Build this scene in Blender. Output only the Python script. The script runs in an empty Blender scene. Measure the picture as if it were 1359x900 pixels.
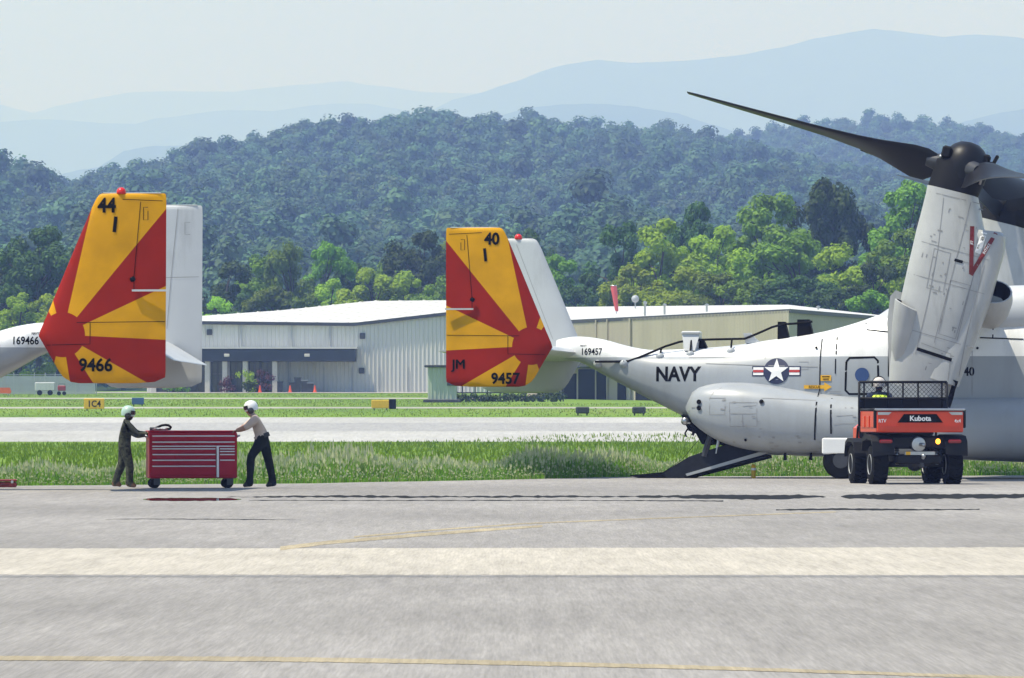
import bpy, bmesh, math, random
import numpy as np
from mathutils import Vector, Matrix, Euler
from mathutils.bvhtree import BVHTree
from mathutils.geometry import tessellate_polygon

R = math.radians
sc = bpy.context.scene
col = sc.collection
random.seed(7)
rng = np.random.default_rng(11)

# ------------------------------------------------------------------ camera
F, HC, CX, HY, IW, IH = 9600.0, 1.45, 679.5, 547.0, 1359, 900
cam = bpy.data.cameras.new('camera')
cam.sensor_width = 36.0
cam.lens = F / IW * 36.0
cam.shift_y = (HY - IH / 2) / IW
cam.clip_start = 1.0
cam.clip_end = 80000
camo = bpy.data.objects.new('camera', cam)
camo.location = (0, 0, HC)
camo.rotation_euler = (R(90), 0, 0)
col.objects.link(camo)
sc.camera = camo

# ------------------------------------------------------------------ light
SUN_EL, SUN_AZ = 66.0, 252.0          # azimuth measured from +Y clockwise (toward +X)
wd = bpy.data.worlds.new('World')
sc.world = wd
wd.use_nodes = True
wn = wd.node_tree
for n in list(wn.nodes):
    wn.nodes.remove(n)
wo = wn.nodes.new('ShaderNodeOutputWorld')
bg = wn.nodes.new('ShaderNodeBackground')
sk = wn.nodes.new('ShaderNodeTexSky')
sk.sky_type = 'NISHITA'
sk.sun_disc = False
sk.sun_elevation = R(SUN_EL)
sk.sun_rotation = R(SUN_AZ)
sk.altitude = 400
sk.air_density = 1.0
sk.dust_density = 0.4
sk.ozone_density = 1.0
bg.inputs['Strength'].default_value = 0.14
wn.links.new(sk.outputs[0], bg.inputs[0])
wn.links.new(bg.outputs[0], wo.inputs[0])

sl = bpy.data.lights.new('sun', 'SUN')
sl.energy = 4.8
sl.angle = R(0.53)
sl.color = (1.0, 0.985, 0.965)
so = bpy.data.objects.new('sun', sl)
sd = Vector((math.sin(R(SUN_AZ)) * math.cos(R(SUN_EL)), math.cos(R(SUN_AZ)) * math.cos(R(SUN_EL)), math.sin(R(SUN_EL))))
so.rotation_euler = sd.to_track_quat('Z', 'Y').to_euler()
so.location = (-60, -60, 200)
col.objects.link(so)

sc.view_settings.view_transform = 'Standard'
sc.view_settings.look = 'None'
sc.view_settings.exposure = 0.5
sc.view_settings.gamma = 1.0
sc.cycles.use_denoising = True
sc.cycles.max_bounces = 6
sc.cycles.diffuse_bounces = 3
sc.cycles.glossy_bounces = 3
sc.cycles.transmission_bounces = 4
sc.cycles.volume_bounces = 1
sc.cycles.transparent_max_bounces = 8
sc.cycles.caustics_reflective = False
sc.cycles.caustics_refractive = False

HAZE_DENSITY = 0.000178
HAZE_COLOR = (0.32, 0.455, 1.0)

# ------------------------------------------------------------------ helpers
def W(px, py, d):
    return Vector(((px - CX) * d / F, d, HC + (HY - py) * d / F))

def tag(o, label=None, cat=None, group=None, kind=None):
    if label: o['label'] = label
    if cat: o['category'] = cat
    if group: o['group'] = group
    if kind: o['kind'] = kind
    return o

def empty(name, loc=(0, 0, 0), rz=0.0, label=None, cat=None, group=None):
    o = bpy.data.objects.new(name, None)
    o.location = loc
    o.rotation_euler = (0, 0, rz)
    col.objects.link(o)
    return tag(o, label, cat, group)

def link(name, me, parent=None):
    o = bpy.data.objects.new(name, me)
    col.objects.link(o)
    if parent: o.parent = parent
    return o

def copy_tree(o, parent=None):
    c = o.copy()
    col.objects.link(c)
    c.parent = parent
    for ch in o.children:
        copy_tree(ch, c)
    return c

class MB:
    def __init__(s):
        s.v, s.f, s.m = [], [], []
    def add(s, vs, fs, mi=0):
        b = len(s.v)
        s.v += [tuple(v) for v in vs]
        for f in fs:
            s.f.append([b + i for i in f]); s.m.append(mi)
        return s
    def box(s, c, size, rot=None, mi=0, bev=0.0, taper=1.0):
        hx, hy, hz = [a / 2 for a in size]
        if bev > 0:
            b = min(bev, hx * .9, hy * .9, hz * .9)
            pts = []
            for z, k in ((-hz, b), (-hz + b, 0), (hz - b, 0), (hz, b)):
                x, y = hx - k, hy - k
                pts.append([(x - b, -y, z), (x, -y + b, z), (x, y - b, z), (x - b, y, z), (-x + b, y, z), (-x, y - b, z), (-x, -y + b, z), (-x + b, -y, z)])
            vs = [Vector(p) for r in pts for p in r]
            fs = []
            for i in range(3):
                for j in range(8):
                    a = i * 8 + j; d = i * 8 + (j + 1) % 8
                    fs.append([a, d, d + 8, a + 8])
            fs.append(list(range(7, -1, -1))); fs.append(list(range(24, 32)))
        else:
            vs = [Vector((x * (taper if z > 0 else 1), y * (taper if z > 0 else 1), z)) for z in (-hz, hz) for x, y in ((-hx, -hy), (hx, -hy), (hx, hy), (-hx, hy))]
            fs = [[3, 2, 1, 0], [4, 5, 6, 7], [0, 1, 5, 4], [1, 2, 6, 5], [2, 3, 7, 6], [3, 0, 4, 7]]
        if rot is not None:
            vs = [rot @ v for v in vs]
        c = Vector(c)
        return s.add([v + c for v in vs], fs, mi)
    def loft(s, rings, caps=True, mi=0, closed=True):
        n = len(rings[0]); vs = [p for r in rings for p in r]; fs = []
        for i in range(len(rings) - 1):
            for j in range(n if closed else n - 1):
                a = i * n + j; d = i * n + (j + 1) % n
                fs.append([a, d, d + n, a + n])
        if caps:
            fs.append(list(range(n - 1, -1, -1))); fs.append([(len(rings) - 1) * n + k for k in range(n)])
        return s.add(vs, fs, mi)
    def tube(s, path, r, n=8, mi=0, caps=True):
        path = [Vector(p) for p in path]
        rs = r if isinstance(r, (list, tuple)) else [r] * len(path)
        rings = []; up = None
        for i, p in enumerate(path):
            t = (path[min(i + 1, len(path) - 1)] - path[max(i - 1, 0)]).normalized()
            if up is None:
                up = Vector((0, 0, 1)) if abs(t.z) < .9 else Vector((1, 0, 0))
            a = t.cross(up)
            a = a.normalized() if a.length > 1e-6 else t.orthogonal().normalized()
            b = a.cross(t).normalized(); up = b
            rings.append([p + (a * math.cos(2 * math.pi * k / n) + b * math.sin(2 * math.pi * k / n)) * rs[i] for k in range(n)])
        return s.loft(rings, caps, mi)
    def lathe(s, prof, c=(0, 0, 0), axis='Z', n=20, mi=0, rot=None, caps=True):
        rings = []
        for r, h in prof:
            ring = []
            for k in range(n):
                a = 2 * math.pi * k / n
                x, y = r * math.cos(a), r * math.sin(a)
                v = Vector((x, y, h)) if axis == 'Z' else (Vector((h, x, y)) if axis == 'X' else Vector((y, h, x)))
                if rot is not None: v = rot @ v
                ring.append(v + Vector(c))
            rings.append(ring)
        return s.loft(rings, caps, mi)
    def sphere(s, c, r, n=12, m=8, mi=0, rot=None):
        rr = r if isinstance(r, (list, tuple)) else (r, r, r)
        rings = []
        for i in range(m + 1):
            t = math.pi * (i / m) * .996 + .006
            ring = []
            for k in range(n):
                a = 2 * math.pi * k / n
                v = Vector((rr[0] * math.sin(t) * math.cos(a), rr[1] * math.sin(t) * math.sin(a), -rr[2] * math.cos(t)))
                if rot is not None: v = rot @ v
                ring.append(v + Vector(c))
            rings.append(ring)
        return s.loft(rings, True, mi)
    def prism(s, poly, y0, y1, mi=0, plane='XZ'):
        n = len(poly)
        if plane == 'XZ':
            a = [(p[0], y0, p[1]) for p in poly]; b = [(p[0], y1, p[1]) for p in poly]
        else:
            a = [(p[0], p[1], y0) for p in poly]; b = [(p[0], p[1], y1) for p in poly]
        fs = [[i, (i + 1) % n, n + (i + 1) % n, n + i] for i in range(n)]
        tr = tessellate_polygon([[Vector((p[0], p[1], 0)) for p in poly]])
        fs += [list(t) for t in tr] + [[n + i for i in reversed(t)] for t in tr]
        return s.add(a + b, fs, mi)
    def mesh(s, name, mats, smooth=False, fix=True):
        me = bpy.data.meshes.new(name)
        me.from_pydata(s.v, [], s.f)
        for m in (mats if isinstance(mats, (list, tuple)) else [mats]):
            me.materials.append(m)
        me.polygons.foreach_set('material_index', s.m)
        if fix:
            bm = bmesh.new(); bm.from_mesh(me)
            bmesh.ops.recalc_face_normals(bm, faces=bm.faces)
            bm.to_mesh(me); bm.free()
        if smooth:
            me.polygons.foreach_set('use_smooth', [True] * len(me.polygons))
            if smooth is not True:
                me.set_sharp_from_angle(angle=R(smooth))
        me.update()
        return me
    def build(s, name, mats, parent=None, smooth=False, fix=True):
        return link(name, s.mesh(name, mats, smooth, fix), parent)

# ------------------------------------------------------------------ materials
def new_mat(name):
    m = bpy.data.materials.new(name); m.use_nodes = True
    nt = m.node_tree
    return m, nt, nt.nodes['Principled BSDF']

def mix_rgb(nt, fac, a, b, blend='MIX'):
    n = nt.nodes.new('ShaderNodeMix'); n.data_type = 'RGBA'; n.blend_type = blend
    for sock, v in ((n.inputs[0], fac), (n.inputs[6], a), (n.inputs[7], b)):
        if hasattr(v, 'is_linked') or hasattr(v, 'links'):
            nt.links.new(v, sock)
        else:
            sock.default_value = v if not isinstance(v, tuple) or len(v) == 4 else (*v, 1)
    return n.outputs[2]

def noise(nt, scale, detail=4, coord='Object', stretch=None, rough=.55):
    tc = nt.nodes.new('ShaderNodeTexCoord')
    v = tc.outputs[coord]
    if stretch:
        mp = nt.nodes.new('ShaderNodeMapping'); mp.inputs['Scale'].default_value = stretch
        nt.links.new(v, mp.inputs[0]); v = mp.outputs[0]
    n = nt.nodes.new('ShaderNodeTexNoise')
    n.inputs['Scale'].default_value = scale; n.inputs['Detail'].default_value = detail
    n.inputs['Roughness'].default_value = rough
    nt.links.new(v, n.inputs['Vector'])
    return n.outputs['Fac']

def ramp(nt, fac, stops, interp='LINEAR'):
    n = nt.nodes.new('ShaderNodeValToRGB')
    e = n.color_ramp.elements
    n.color_ramp.interpolation = interp
    while len(e) > len(stops): e.remove(e[-1])
    while len(e) < len(stops): e.new(1.0)
    for el, (p, c) in zip(e, stops):
        el.position = p; el.color = (*c, 1) if len(c) == 3 else c
    nt.links.new(fac, n.inputs[0])
    return n.outputs[0]

def math_n(nt, op, a, b=None, clamp=False):
    n = nt.nodes.new('ShaderNodeMath'); n.operation = op; n.use_clamp = clamp
    for i, v in enumerate((a, b)):
        if v is None: continue
        if isinstance(v, (int, float)): n.inputs[i].default_value = v
        else: nt.links.new(v, n.inputs[i])
    return n.outputs[0]

def bump(nt, p, h, strength=.2, dist=.02):
    b = nt.nodes.new('ShaderNodeBump')
    b.inputs['Strength'].default_value = strength; b.inputs['Distance'].default_value = dist
    nt.links.new(h, b.inputs['Height']); nt.links.new(b.outputs[0], p.inputs['Normal'])

def paint(name, c, rough=.45, var=.12, scale=2.0, metallic=0.0, grime=None, stretch=None, spec=.5):
    m, nt, p = new_mat(name)
    f = noise(nt, scale, 5, stretch=stretch)
    f2 = ramp(nt, f, [(.3, (0, 0, 0)), (.7, (1, 1, 1))])
    lo = tuple(x * (1 - var) for x in c); hi = tuple(min(1, x * (1 + var * .6)) for x in c)
    colr = mix_rgb(nt, f2, lo, hi)
    if grime:
        g = noise(nt, grime[1], 6, stretch=grime[2] if len(grime) > 2 else None, rough=.65)
        gm = ramp(nt, g, [(.52, (0, 0, 0)), (.75, (1, 1, 1))])
        gs = math_n(nt, 'MULTIPLY', gm, grime[0])
        colr = mix_rgb(nt, gs, colr, (.12, .11, .095))
    nt.links.new(colr, p.inputs['Base Color'])
    p.inputs['Roughness'].default_value = rough
    p.inputs['Metallic'].default_value = metallic
    p.inputs['Specular IOR Level'].default_value = spec
    return m

def leafmat(name, c, var=.5, trans=.3):
    m, nt, p = new_mat(name)
    oi = nt.nodes.new('ShaderNodeObjectInfo')
    f = noise(nt, .35, 3)
    hs = nt.nodes.new('ShaderNodeHueSaturation')
    dark = tuple(x * (1 - var) for x in c)
    base = mix_rgb(nt, f, dark, tuple(x * (1 + var) for x in c))
    nt.links.new(base, hs.inputs['Color'])
    h = math_n(nt, 'ADD', math_n(nt, 'MULTIPLY', oi.outputs['Random'], .05), .475)
    nt.links.new(h, hs.inputs['Hue'])
    v = math_n(nt, 'ADD', math_n(nt, 'MULTIPLY', oi.outputs['Random'], .8), .65)
    nt.links.new(v, hs.inputs['Value'])
    nt.links.new(hs.outputs[0], p.inputs['Base Color'])
    p.inputs['Roughness'].default_value = .65
    p.inputs['Specular IOR Level'].default_value = .25
    tr = nt.nodes.new('ShaderNodeBsdfTranslucent')
    nt.links.new(hs.outputs[0], tr.inputs[0])
    ms = nt.nodes.new('ShaderNodeMixShader'); ms.inputs[0].default_value = trans
    out = nt.nodes['Material Output']
    nt.links.new(p.outputs[0], ms.inputs[1]); nt.links.new(tr.outputs[0], ms.inputs[2])
    nt.links.new(ms.outputs[0], out.inputs[0])
    return m

M = {}
M['white'] = paint('aircraft white', (.52, .53, .535), .38, .06, 1.2, grime=(.22, 2.5, (1, 1, .25)))
M['nacelle'] = paint('nacelle white', (.42, .425, .42), .42, .10, 1.6, grime=(.34, 2.2, (1.6, 1, .30)))
M['grey'] = paint('light grey', (.36, .38, .40), .45, .08, 1.5)
M['black'] = paint('matte black', (.008, .008, .010), .7, .2, 3, spec=.2)
M['ink'] = paint('marking black', (.004, .004, .005), .7, .1, 3, spec=.1)
M['panel'] = paint('panel line', (.27, .27, .27), .6, .2, 6)
M['blade'] = paint('rotor blade', (.010, .010, .012), .42, .25, 1.5, spec=.22)
M['rubber'] = paint('rubber', (.010, .010, .010), .9, .3, 8, spec=.1)
M['steel'] = paint('steel', (.42, .43, .45), .32, .15, 4, metallic=.9)
M['darkmetal'] = paint('dark metal', (.05, .052, .06), .5, .25, 5, metallic=.3)
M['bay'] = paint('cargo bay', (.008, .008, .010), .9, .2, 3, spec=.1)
M['rampm'] = paint('ramp', (.016, .018, .024), .8, .35, 5, spec=.2)
M['insblue'] = paint('insignia blue', (.012, .018, .06), .5, .1, 3)
M['inswhite'] = paint('insignia white', (.78, .78, .78), .5, .05, 3)
M['insred'] = paint('insignia red', (.42, .03, .025), .5, .05, 3)
M['winblue'] = paint('window blue', (.02, .05, .17), .15, .1, 3)
M['resc'] = paint('rescue yellow', (.80, .42, .01), .5, .08, 3)
M['warnred'] = paint('warning red', (.17, .010, .012), .5, .1, 3)
M['beacon'] = paint('beacon red', (.65, .02, .02), .2, .05, 3)

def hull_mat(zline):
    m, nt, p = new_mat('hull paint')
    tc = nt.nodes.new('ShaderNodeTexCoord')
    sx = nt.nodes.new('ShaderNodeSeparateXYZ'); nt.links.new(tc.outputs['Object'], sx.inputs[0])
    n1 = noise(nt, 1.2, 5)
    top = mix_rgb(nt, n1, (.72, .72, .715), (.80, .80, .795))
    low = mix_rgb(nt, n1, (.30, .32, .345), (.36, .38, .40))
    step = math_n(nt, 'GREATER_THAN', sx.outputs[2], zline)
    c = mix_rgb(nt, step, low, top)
    g = noise(nt, 1.6, 6, stretch=(1.4, 1, .22), rough=.65)
    gm = math_n(nt, 'MULTIPLY', ramp(nt, g, [(.46, (0, 0, 0)), (.78, (1, 1, 1))]), .36)
    c = mix_rgb(nt, gm, c, (.2, .195, .18))
    nt.links.new(c, p.inputs['Base Color'])
    p.inputs['Roughness'].default_value = .36
    return m

def sunburst_mat(cu, cw, rad):
    m, nt, p = new_mat('sunburst paint')
    tc = nt.nodes.new('ShaderNodeTexCoord')
    sx = nt.nodes.new('ShaderNodeSeparateXYZ'); nt.links.new(tc.outputs['Object'], sx.inputs[0])
    dx = math_n(nt, 'SUBTRACT', sx.outputs[0], cu); dz = math_n(nt, 'SUBTRACT', sx.outputs[2], cw)
    ang = math_n(nt, 'DIVIDE', math_n(nt, 'ARCTAN2', dz, dx), 2 * math.pi)
    ang = math_n(nt, 'FRACT', math_n(nt, 'ADD', ang, 1.0))
    red = (.32, .013, .003); yel = (.72, .345, .0)
    yw = [(57, 72), (101.7, 128.4), (154, 181.7), (208.6, 237), (261, 288)]
    stops = [(0.0, (0, 0, 0))]
    for a, b in yw:
        stops += [(a / 360, (1, 1, 1)), (b / 360, (0, 0, 0))]
    ray = ramp(nt, ang, stops, 'CONSTANT')
    r = math_n(nt, 'SQRT', math_n(nt, 'ADD', math_n(nt, 'MULTIPLY', dx, dx), math_n(nt, 'MULTIPLY', dz, dz)))
    f = math_n(nt, 'MULTIPLY', ray, math_n(nt, 'GREATER_THAN', r, rad))
    n1 = noise(nt, 1.3, 6)
    k = ramp(nt, n1, [(.25, (.72, .72, .72)), (.75, (1.06, 1.06, 1.06))])
    c = mix_rgb(nt, 1.0, mix_rgb(nt, f, red, yel), k, 'MULTIPLY')
    nt.links.new(c, p.inputs['Base Color'])
    p.inputs['Roughness'].default_value = .5; p.inputs['Specular IOR Level'].default_value = .2
    return m

def text2d(s, h, xs=.85, off=.0, shear=0.0):
    cu = bpy.data.curves.new('t', 'FONT')
    cu.body = s; cu.size = 1.0; cu.offset = off; cu.align_x = 'CENTER'; cu.shear = shear
    cu.resolution_u = 3
    ob = bpy.data.objects.new('t', cu)
    me = bpy.data.meshes.new_from_object(ob)
    bm = bmesh.new(); bm.from_mesh(me); bmesh.ops.triangulate(bm, faces=bm.faces)
    for _ in range(3):
        lim = .05 / h
        es = [e for e in bm.edges if e.calc_length() > lim]
        if not es: break
        bmesh.ops.subdivide_edges(bm, edges=es, cuts=1)
        bmesh.ops.triangulate(bm, faces=[f for f in bm.faces if len(f.verts) > 3])
    bm.to_mesh(me); bm.free()
    vs = [(v.co.x, v.co.y) for v in me.vertices]
    fs = [list(p.vertices) for p in me.polygons]
    ys = [v[1] for v in vs] or [0, 1]
    y0, y1 = min(ys), max(ys)
    k = h / max(1e-6, (y1 - y0))
    out = [(v[0] * k * xs, (v[1] - (y0 + y1) / 2) * k) for v in vs]
    bpy.data.objects.remove(ob); bpy.data.curves.remove(cu); bpy.data.meshes.remove(me)
    return out, fs

def bvh_of(*meshes):
    vs, fs = [], []
    for me in meshes:
        b = len(vs)
        vs += [v.co.copy() for v in me.vertices]
        fs += [[b + i for i in p.vertices] for p in me.polygons]
    return BVHTree.FromPolygons(vs, fs)

def project(bvh, pts, side, lift=.012, far=12.0, fallback=None):
    """pts (u,w) in the local XZ plane, cast along Y from the given side (+1 port, -1 starboard)"""
    out = []; last = fallback
    for u, w in pts:
        h = bvh.ray_cast(Vector((u, side * far, w)), Vector((0, -side, 0)))
        y = h[0].y if h[0] is not None else last
        if h[0] is not None: last = y
        out.append(y)
    good = [y for y in out if y is not None]
    avg = (max(good) if side > 0 else min(good)) if good else side
    return [(u, (avg if y is None else y) + side * lift, w) for (u, w), y in zip(pts, out)]

def strip2d(pts, wid):
    """a ribbon in 2D, subdivided"""
    vs, fs = [], []
    P = []
    for (a, b) in zip(pts[:-1], pts[1:]):
        n = max(1, int(math.hypot(b[0] - a[0], b[1] - a[1]) / .15))
        for i in range(n): P.append((a[0] + (b[0] - a[0]) * i / n, a[1] + (b[1] - a[1]) * i / n))
    P.append(pts[-1])
    for i, p in enumerate(P):
        q0, q1 = P[max(0, i - 1)], P[min(len(P) - 1, i + 1)]
        dx, dy = q1[0] - q0[0], q1[1] - q0[1]; l = math.hypot(dx, dy) or 1
        nx, ny = -dy / l * wid / 2, dx / l * wid / 2
        vs += [(p[0] + nx, p[1] + ny), (p[0] - nx, p[1] - ny)]
        if i: fs.append([2 * i - 2, 2 * i - 1, 2 * i + 1, 2 * i])
    return vs, fs
# ================================================================== ground and pavement
PROF = [(-400, 0), (300, 0), (335, 0.02), (345, .25), (405, 1.12), (455, 1.6), (560, 2.2), (680, 2.95), (745, 3.5), (950, 4.2), (1500, 5), (60000, 5)]
def gz(d):
    return float(np.interp(d, [p[0] for p in PROF], [p[1] for p in PROF]))

def yd(py):                      # depth on the flat apron of an image row
    return F * HC / (py - HY)

def grass_mat():
    m, nt, p = new_mat('mown grass')
    a = noise(nt, .05, 6, 'Object', (1, .35, 1)); b = noise(nt, .9, 6, 'Object', (1, .25, 1)); c = noise(nt, 9, 3)
    base = ramp(nt, a, [(.3, (.11, .20, .022)), (.55, (.16, .27, .03)), (.75, (.22, .27, .06))])
    base = mix_rgb(nt, ramp(nt, b, [(.35, (0, 0, 0)), (.7, (.55, .55, .55))]), base, (.055, .11, .016))
    base = mix_rgb(nt, ramp(nt, c, [(.4, (0, 0, 0)), (.75, (.5, .5, .5))]), base, (.21, .26, .08))
    nt.links.new(base, p.inputs['Base Color']); p.inputs['Roughness'].default_value = .95
    p.inputs['Specular IOR Level'].default_value = .1
    bump(nt, p, c, .6, .08)
    return m

def pave_mat(name, c, stain=.35, big=.12, joints=0):
    m, nt, p = new_mat(name)
    a = noise(nt, big, 6, 'Object', (1, .35, 1)); b = noise(nt, 1.3, 7, 'Object', (1, .12, 1), .65)
    g = noise(nt, 7, 6, 'Object', (1, .04, 1), .7)
    lo = tuple(x * (1 - stain) for x in c)
    colr = mix_rgb(nt, ramp(nt, a, [(.3, (0, 0, 0)), (.68, (1, 1, 1))]), lo, c)
    colr = mix_rgb(nt, ramp(nt, b, [(.42, (0, 0, 0)), (.75, (.5, .5, .5))]), colr, tuple(x * .62 for x in c))
    k = ramp(nt, g, [(.2, (.78, .78, .78)), (.8, (1.2, 1.2, 1.2))])
    colr = mix_rgb(nt, 1.0, colr, k, 'MULTIPLY')
    nt.links.new(colr, p.inputs['Base Color'])
    p.inputs['Roughness'].default_value = .93; p.inputs['Specular IOR Level'].default_value = .15
    f4 = noise(nt, 45, 3, 'Object', (1, .02, 1), .7)
    colr = mix_rgb(nt, 1.0, colr, ramp(nt, f4, [(.25, (.80, .80, .80)), (.75, (1.18, 1.18, 1.18))]), 'MULTIPLY')
    nt.links.new(colr, p.inputs['Base Color'])
    bump(nt, p, g, .25, .01)
    return m

M['grass'] = grass_mat()
M['tarmac'] = pave_mat('apron asphalt', (.335, .315, .297), .36)
M['runway'] = pave_mat('runway asphalt', (.38, .375, .37), .2, .04)
M['shoulder'] = pave_mat('pale shoulder', (.46, .45, .43), .2, .06)
M['cream'] = pave_mat('cream paint', (.46, .42, .36), .10, .25)
M['yline'] = pave_mat('faded yellow', (.41, .345, .235), .35, .5)
M['tar'] = pave_mat('tar', (.014, .0135, .0135), .3, .5)  # near-black for the painted mirage streaks, shared with the pavement crack
M['gravel'] = pave_mat('gravel', (.44, .41, .37), .3, .2)
def gloss_mat():
    m, nt, p = new_mat('puddle water')
    f = noise(nt, 5, 4)
    nt.links.new(mix_rgb(nt, f, (.02, .02, .02), (.05, .05, .05)), p.inputs['Base Color'])
    p.inputs['Roughness'].default_value = .02  # mirror-smooth finish for the added mirage reflection strip
    return m
M['water'] = gloss_mat()

def sheet(name, fn, xs, ds, mat, lift):
    """grid over x and depth following the ground profile"""
    vs = [(x, d, fn(d) + lift) for d in ds for x in xs]
    n = len(xs)
    fs = [[j * n + i, j * n + i + 1, (j + 1) * n + i + 1, (j + 1) * n + i] for j in range(len(ds) - 1) for i in range(n - 1)]
    me = bpy.data.meshes.new(name); me.from_pydata(vs, [], fs); me.materials.append(mat)
    o = link(name, me); o['kind'] = 'structure'
    return o

xs_far = [-19000, -3000, -600, -200, -60, -20, 0, 20, 60, 200, 600, 3000, 19000]
ds = [-400, 0, 100, 200, 300, 335, 345, 360, 375, 390, 405, 430, 455, 500, 560, 620, 680, 745, 820, 950, 1500, 4000, 20000, 41000]
sheet('ground', gz, xs_far, ds, M['grass'], 0)

EDGE = [(-120, 70), (-40, 118), (-10.2, 141.5), (-4, 147), (0.5, 156), (2.5, 162), (6.5, 163.5), (11.6, 165), (40, 180), (120, 220)]
def edge_d(x):
    return float(np.interp(x, [e[0] for e in EDGE], [e[1] for e in EDGE]))
mb = MB()
xs = list(np.linspace(-120, 120, 241))
vs = []
for x in xs:
    wob = .25 * math.sin(x * 1.7) + .18 * math.sin(x * 4.1 + 1)
    vs += [(x, -60, .004), (x, edge_d(x) + wob, .004)]
mb.add(vs, [[2 * i, 2 * i + 2, 2 * i + 3, 2 * i + 1] for i in range(len(xs) - 1)])
o = mb.build('apron', M['tarmac'], fix=False); o['kind'] = 'structure'

def wavy_strip(name, pts, mat, lift, amp=.0, kind='structure', seed=0, step=.25):
    """pts: (px, row_near, row_far) on the flat apron"""
    r = random.Random(seed); vs = []; fs = []; k = 0
    for (a, b) in zip(pts[:-1], pts[1:]):
        n = max(2, int(abs(b[0] - a[0]) / 6))
        for i in range(n + (b is pts[-1])):
            t = i / n
            px = a[0] + (b[0] - a[0]) * t; n0 = a[1] + (b[1] - a[1]) * t; f0 = a[2] + (b[2] - a[2]) * t
            n0 += r.uniform(-amp, amp); f0 += r.uniform(-amp, amp)
            if f0 > n0 - .15: f0 = n0 - .15
            dn, df = yd(n0), yd(f0)
            vs += [((px - CX) * dn / F, dn, lift), ((px - CX) * df / F, df, lift)]
    fs = [[2 * i, 2 * i + 2, 2 * i + 3, 2 * i + 1] for i in range(len(vs) // 2 - 1)]
    mb = MB(); mb.add(vs, fs)
    o = mb.build(name, mat, fix=False)
    if kind: o['kind'] = kind
    return o
wavy_strip('pavement_band', [(-900, 763, 729), (200, 763.5, 728.5), (1359, 764, 727), (2300, 764, 726)], M['cream'], .0055, .35, seed=1)
wavy_strip('joint_line', [(-900, 766.8, 764.7), (600, 766.9, 764.9), (2300, 767, 765)], pave_mat('old joint', (.24, .235, .23), .3), .0055, .5, seed=2)
wavy_strip('taxi_line', [(372, 731.5, 726), (430, 723.5, 719), (540, 714, 710), (640, 706, 702.6), (720, 700, 697.5)], M['yline'], .0065, .25, seed=3)
wavy_strip('taxi_line', [(470, 714.5, 712.4), (560, 706, 704.2), (700, 696, 694.5), (900, 688, 686.8), (1110, 680.5, 679.4)], M['yline'], .0065, .2, seed=4)
wavy_strip('taxi_line', [(-400, 877, 871), (60, 878, 872), (350, 879, 873), (620, 883, 877), (900, 889, 884), (1130, 896, 892), (1400, 905, 901)], M['yline'], .0065, .4, seed=5)
wavy_strip('tar_seam', [(300, 660, 659.8), (322, 660.6, 659.6), (420, 660.2, 658), (520, 661, 658.4), (610, 660.5, 659), (720, 660.8, 658.2), (830, 660, 658.6), (900, 661, 658.2), (945, 663, 657.2), (1010, 663.5, 657.4), (1060, 662.4, 657), (1088, 661, 658.5), (1096, 660, 659.8)], M['tar'], .006, .8, seed=6)  # dark reflection line of the heat mirage, painted as flat strips
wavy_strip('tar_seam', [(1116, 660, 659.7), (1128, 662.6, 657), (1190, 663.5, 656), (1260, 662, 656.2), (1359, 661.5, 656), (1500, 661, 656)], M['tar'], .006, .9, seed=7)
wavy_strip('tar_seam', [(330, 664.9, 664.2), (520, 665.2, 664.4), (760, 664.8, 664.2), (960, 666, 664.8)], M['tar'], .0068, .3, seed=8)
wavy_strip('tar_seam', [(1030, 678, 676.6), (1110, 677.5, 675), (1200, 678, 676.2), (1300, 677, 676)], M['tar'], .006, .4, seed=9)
wavy_strip('puddle', [(190, 663.6, 663), (202, 665, 661.6), (240, 665.4, 661.2), (290, 665, 661.4), (306, 664.6, 661.8), (320, 663.8, 663)], M['water'], .0075, .3, seed=10)  # mirror strip added to give the mirage's red reflection of the chest
wavy_strip('crack', [(140, 689.8, 689.6), (200, 689.6, 688.9), (330, 690.4, 689.6), (400, 690.6, 690.4)], M['tar'], .006, .25, seed=13)
xr = list(np.linspace(-700, 700, 29))
sheet('runway', gz, xr, [337, 345, 360, 375, 390, 405, 408], M['shoulder'], .006)
sheet('runway_lane', gz, xr, [362, 375, 388], M['runway'], .010)
sheet('service_path', gz, xr, [470, 478, 487], M['gravel'], .006)
sheet('service_road', gz, xr, [622, 632, 642], M['gravel'], .006)
mb = MB()
for (x0, x1, d0, d1) in ((-45, -4, 724, 742),):
    mb.add([(x0, d0, gz(d0) + .04), (x1, d0, gz(d0) + .04), (x1, d1, gz(d1) + .04), (x0, d1, gz(d1) + .04)], [[0, 1, 2, 3]])
o = mb.build('gravel_apron', M['gravel'], fix=False); o['kind'] = 'structure'

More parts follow.
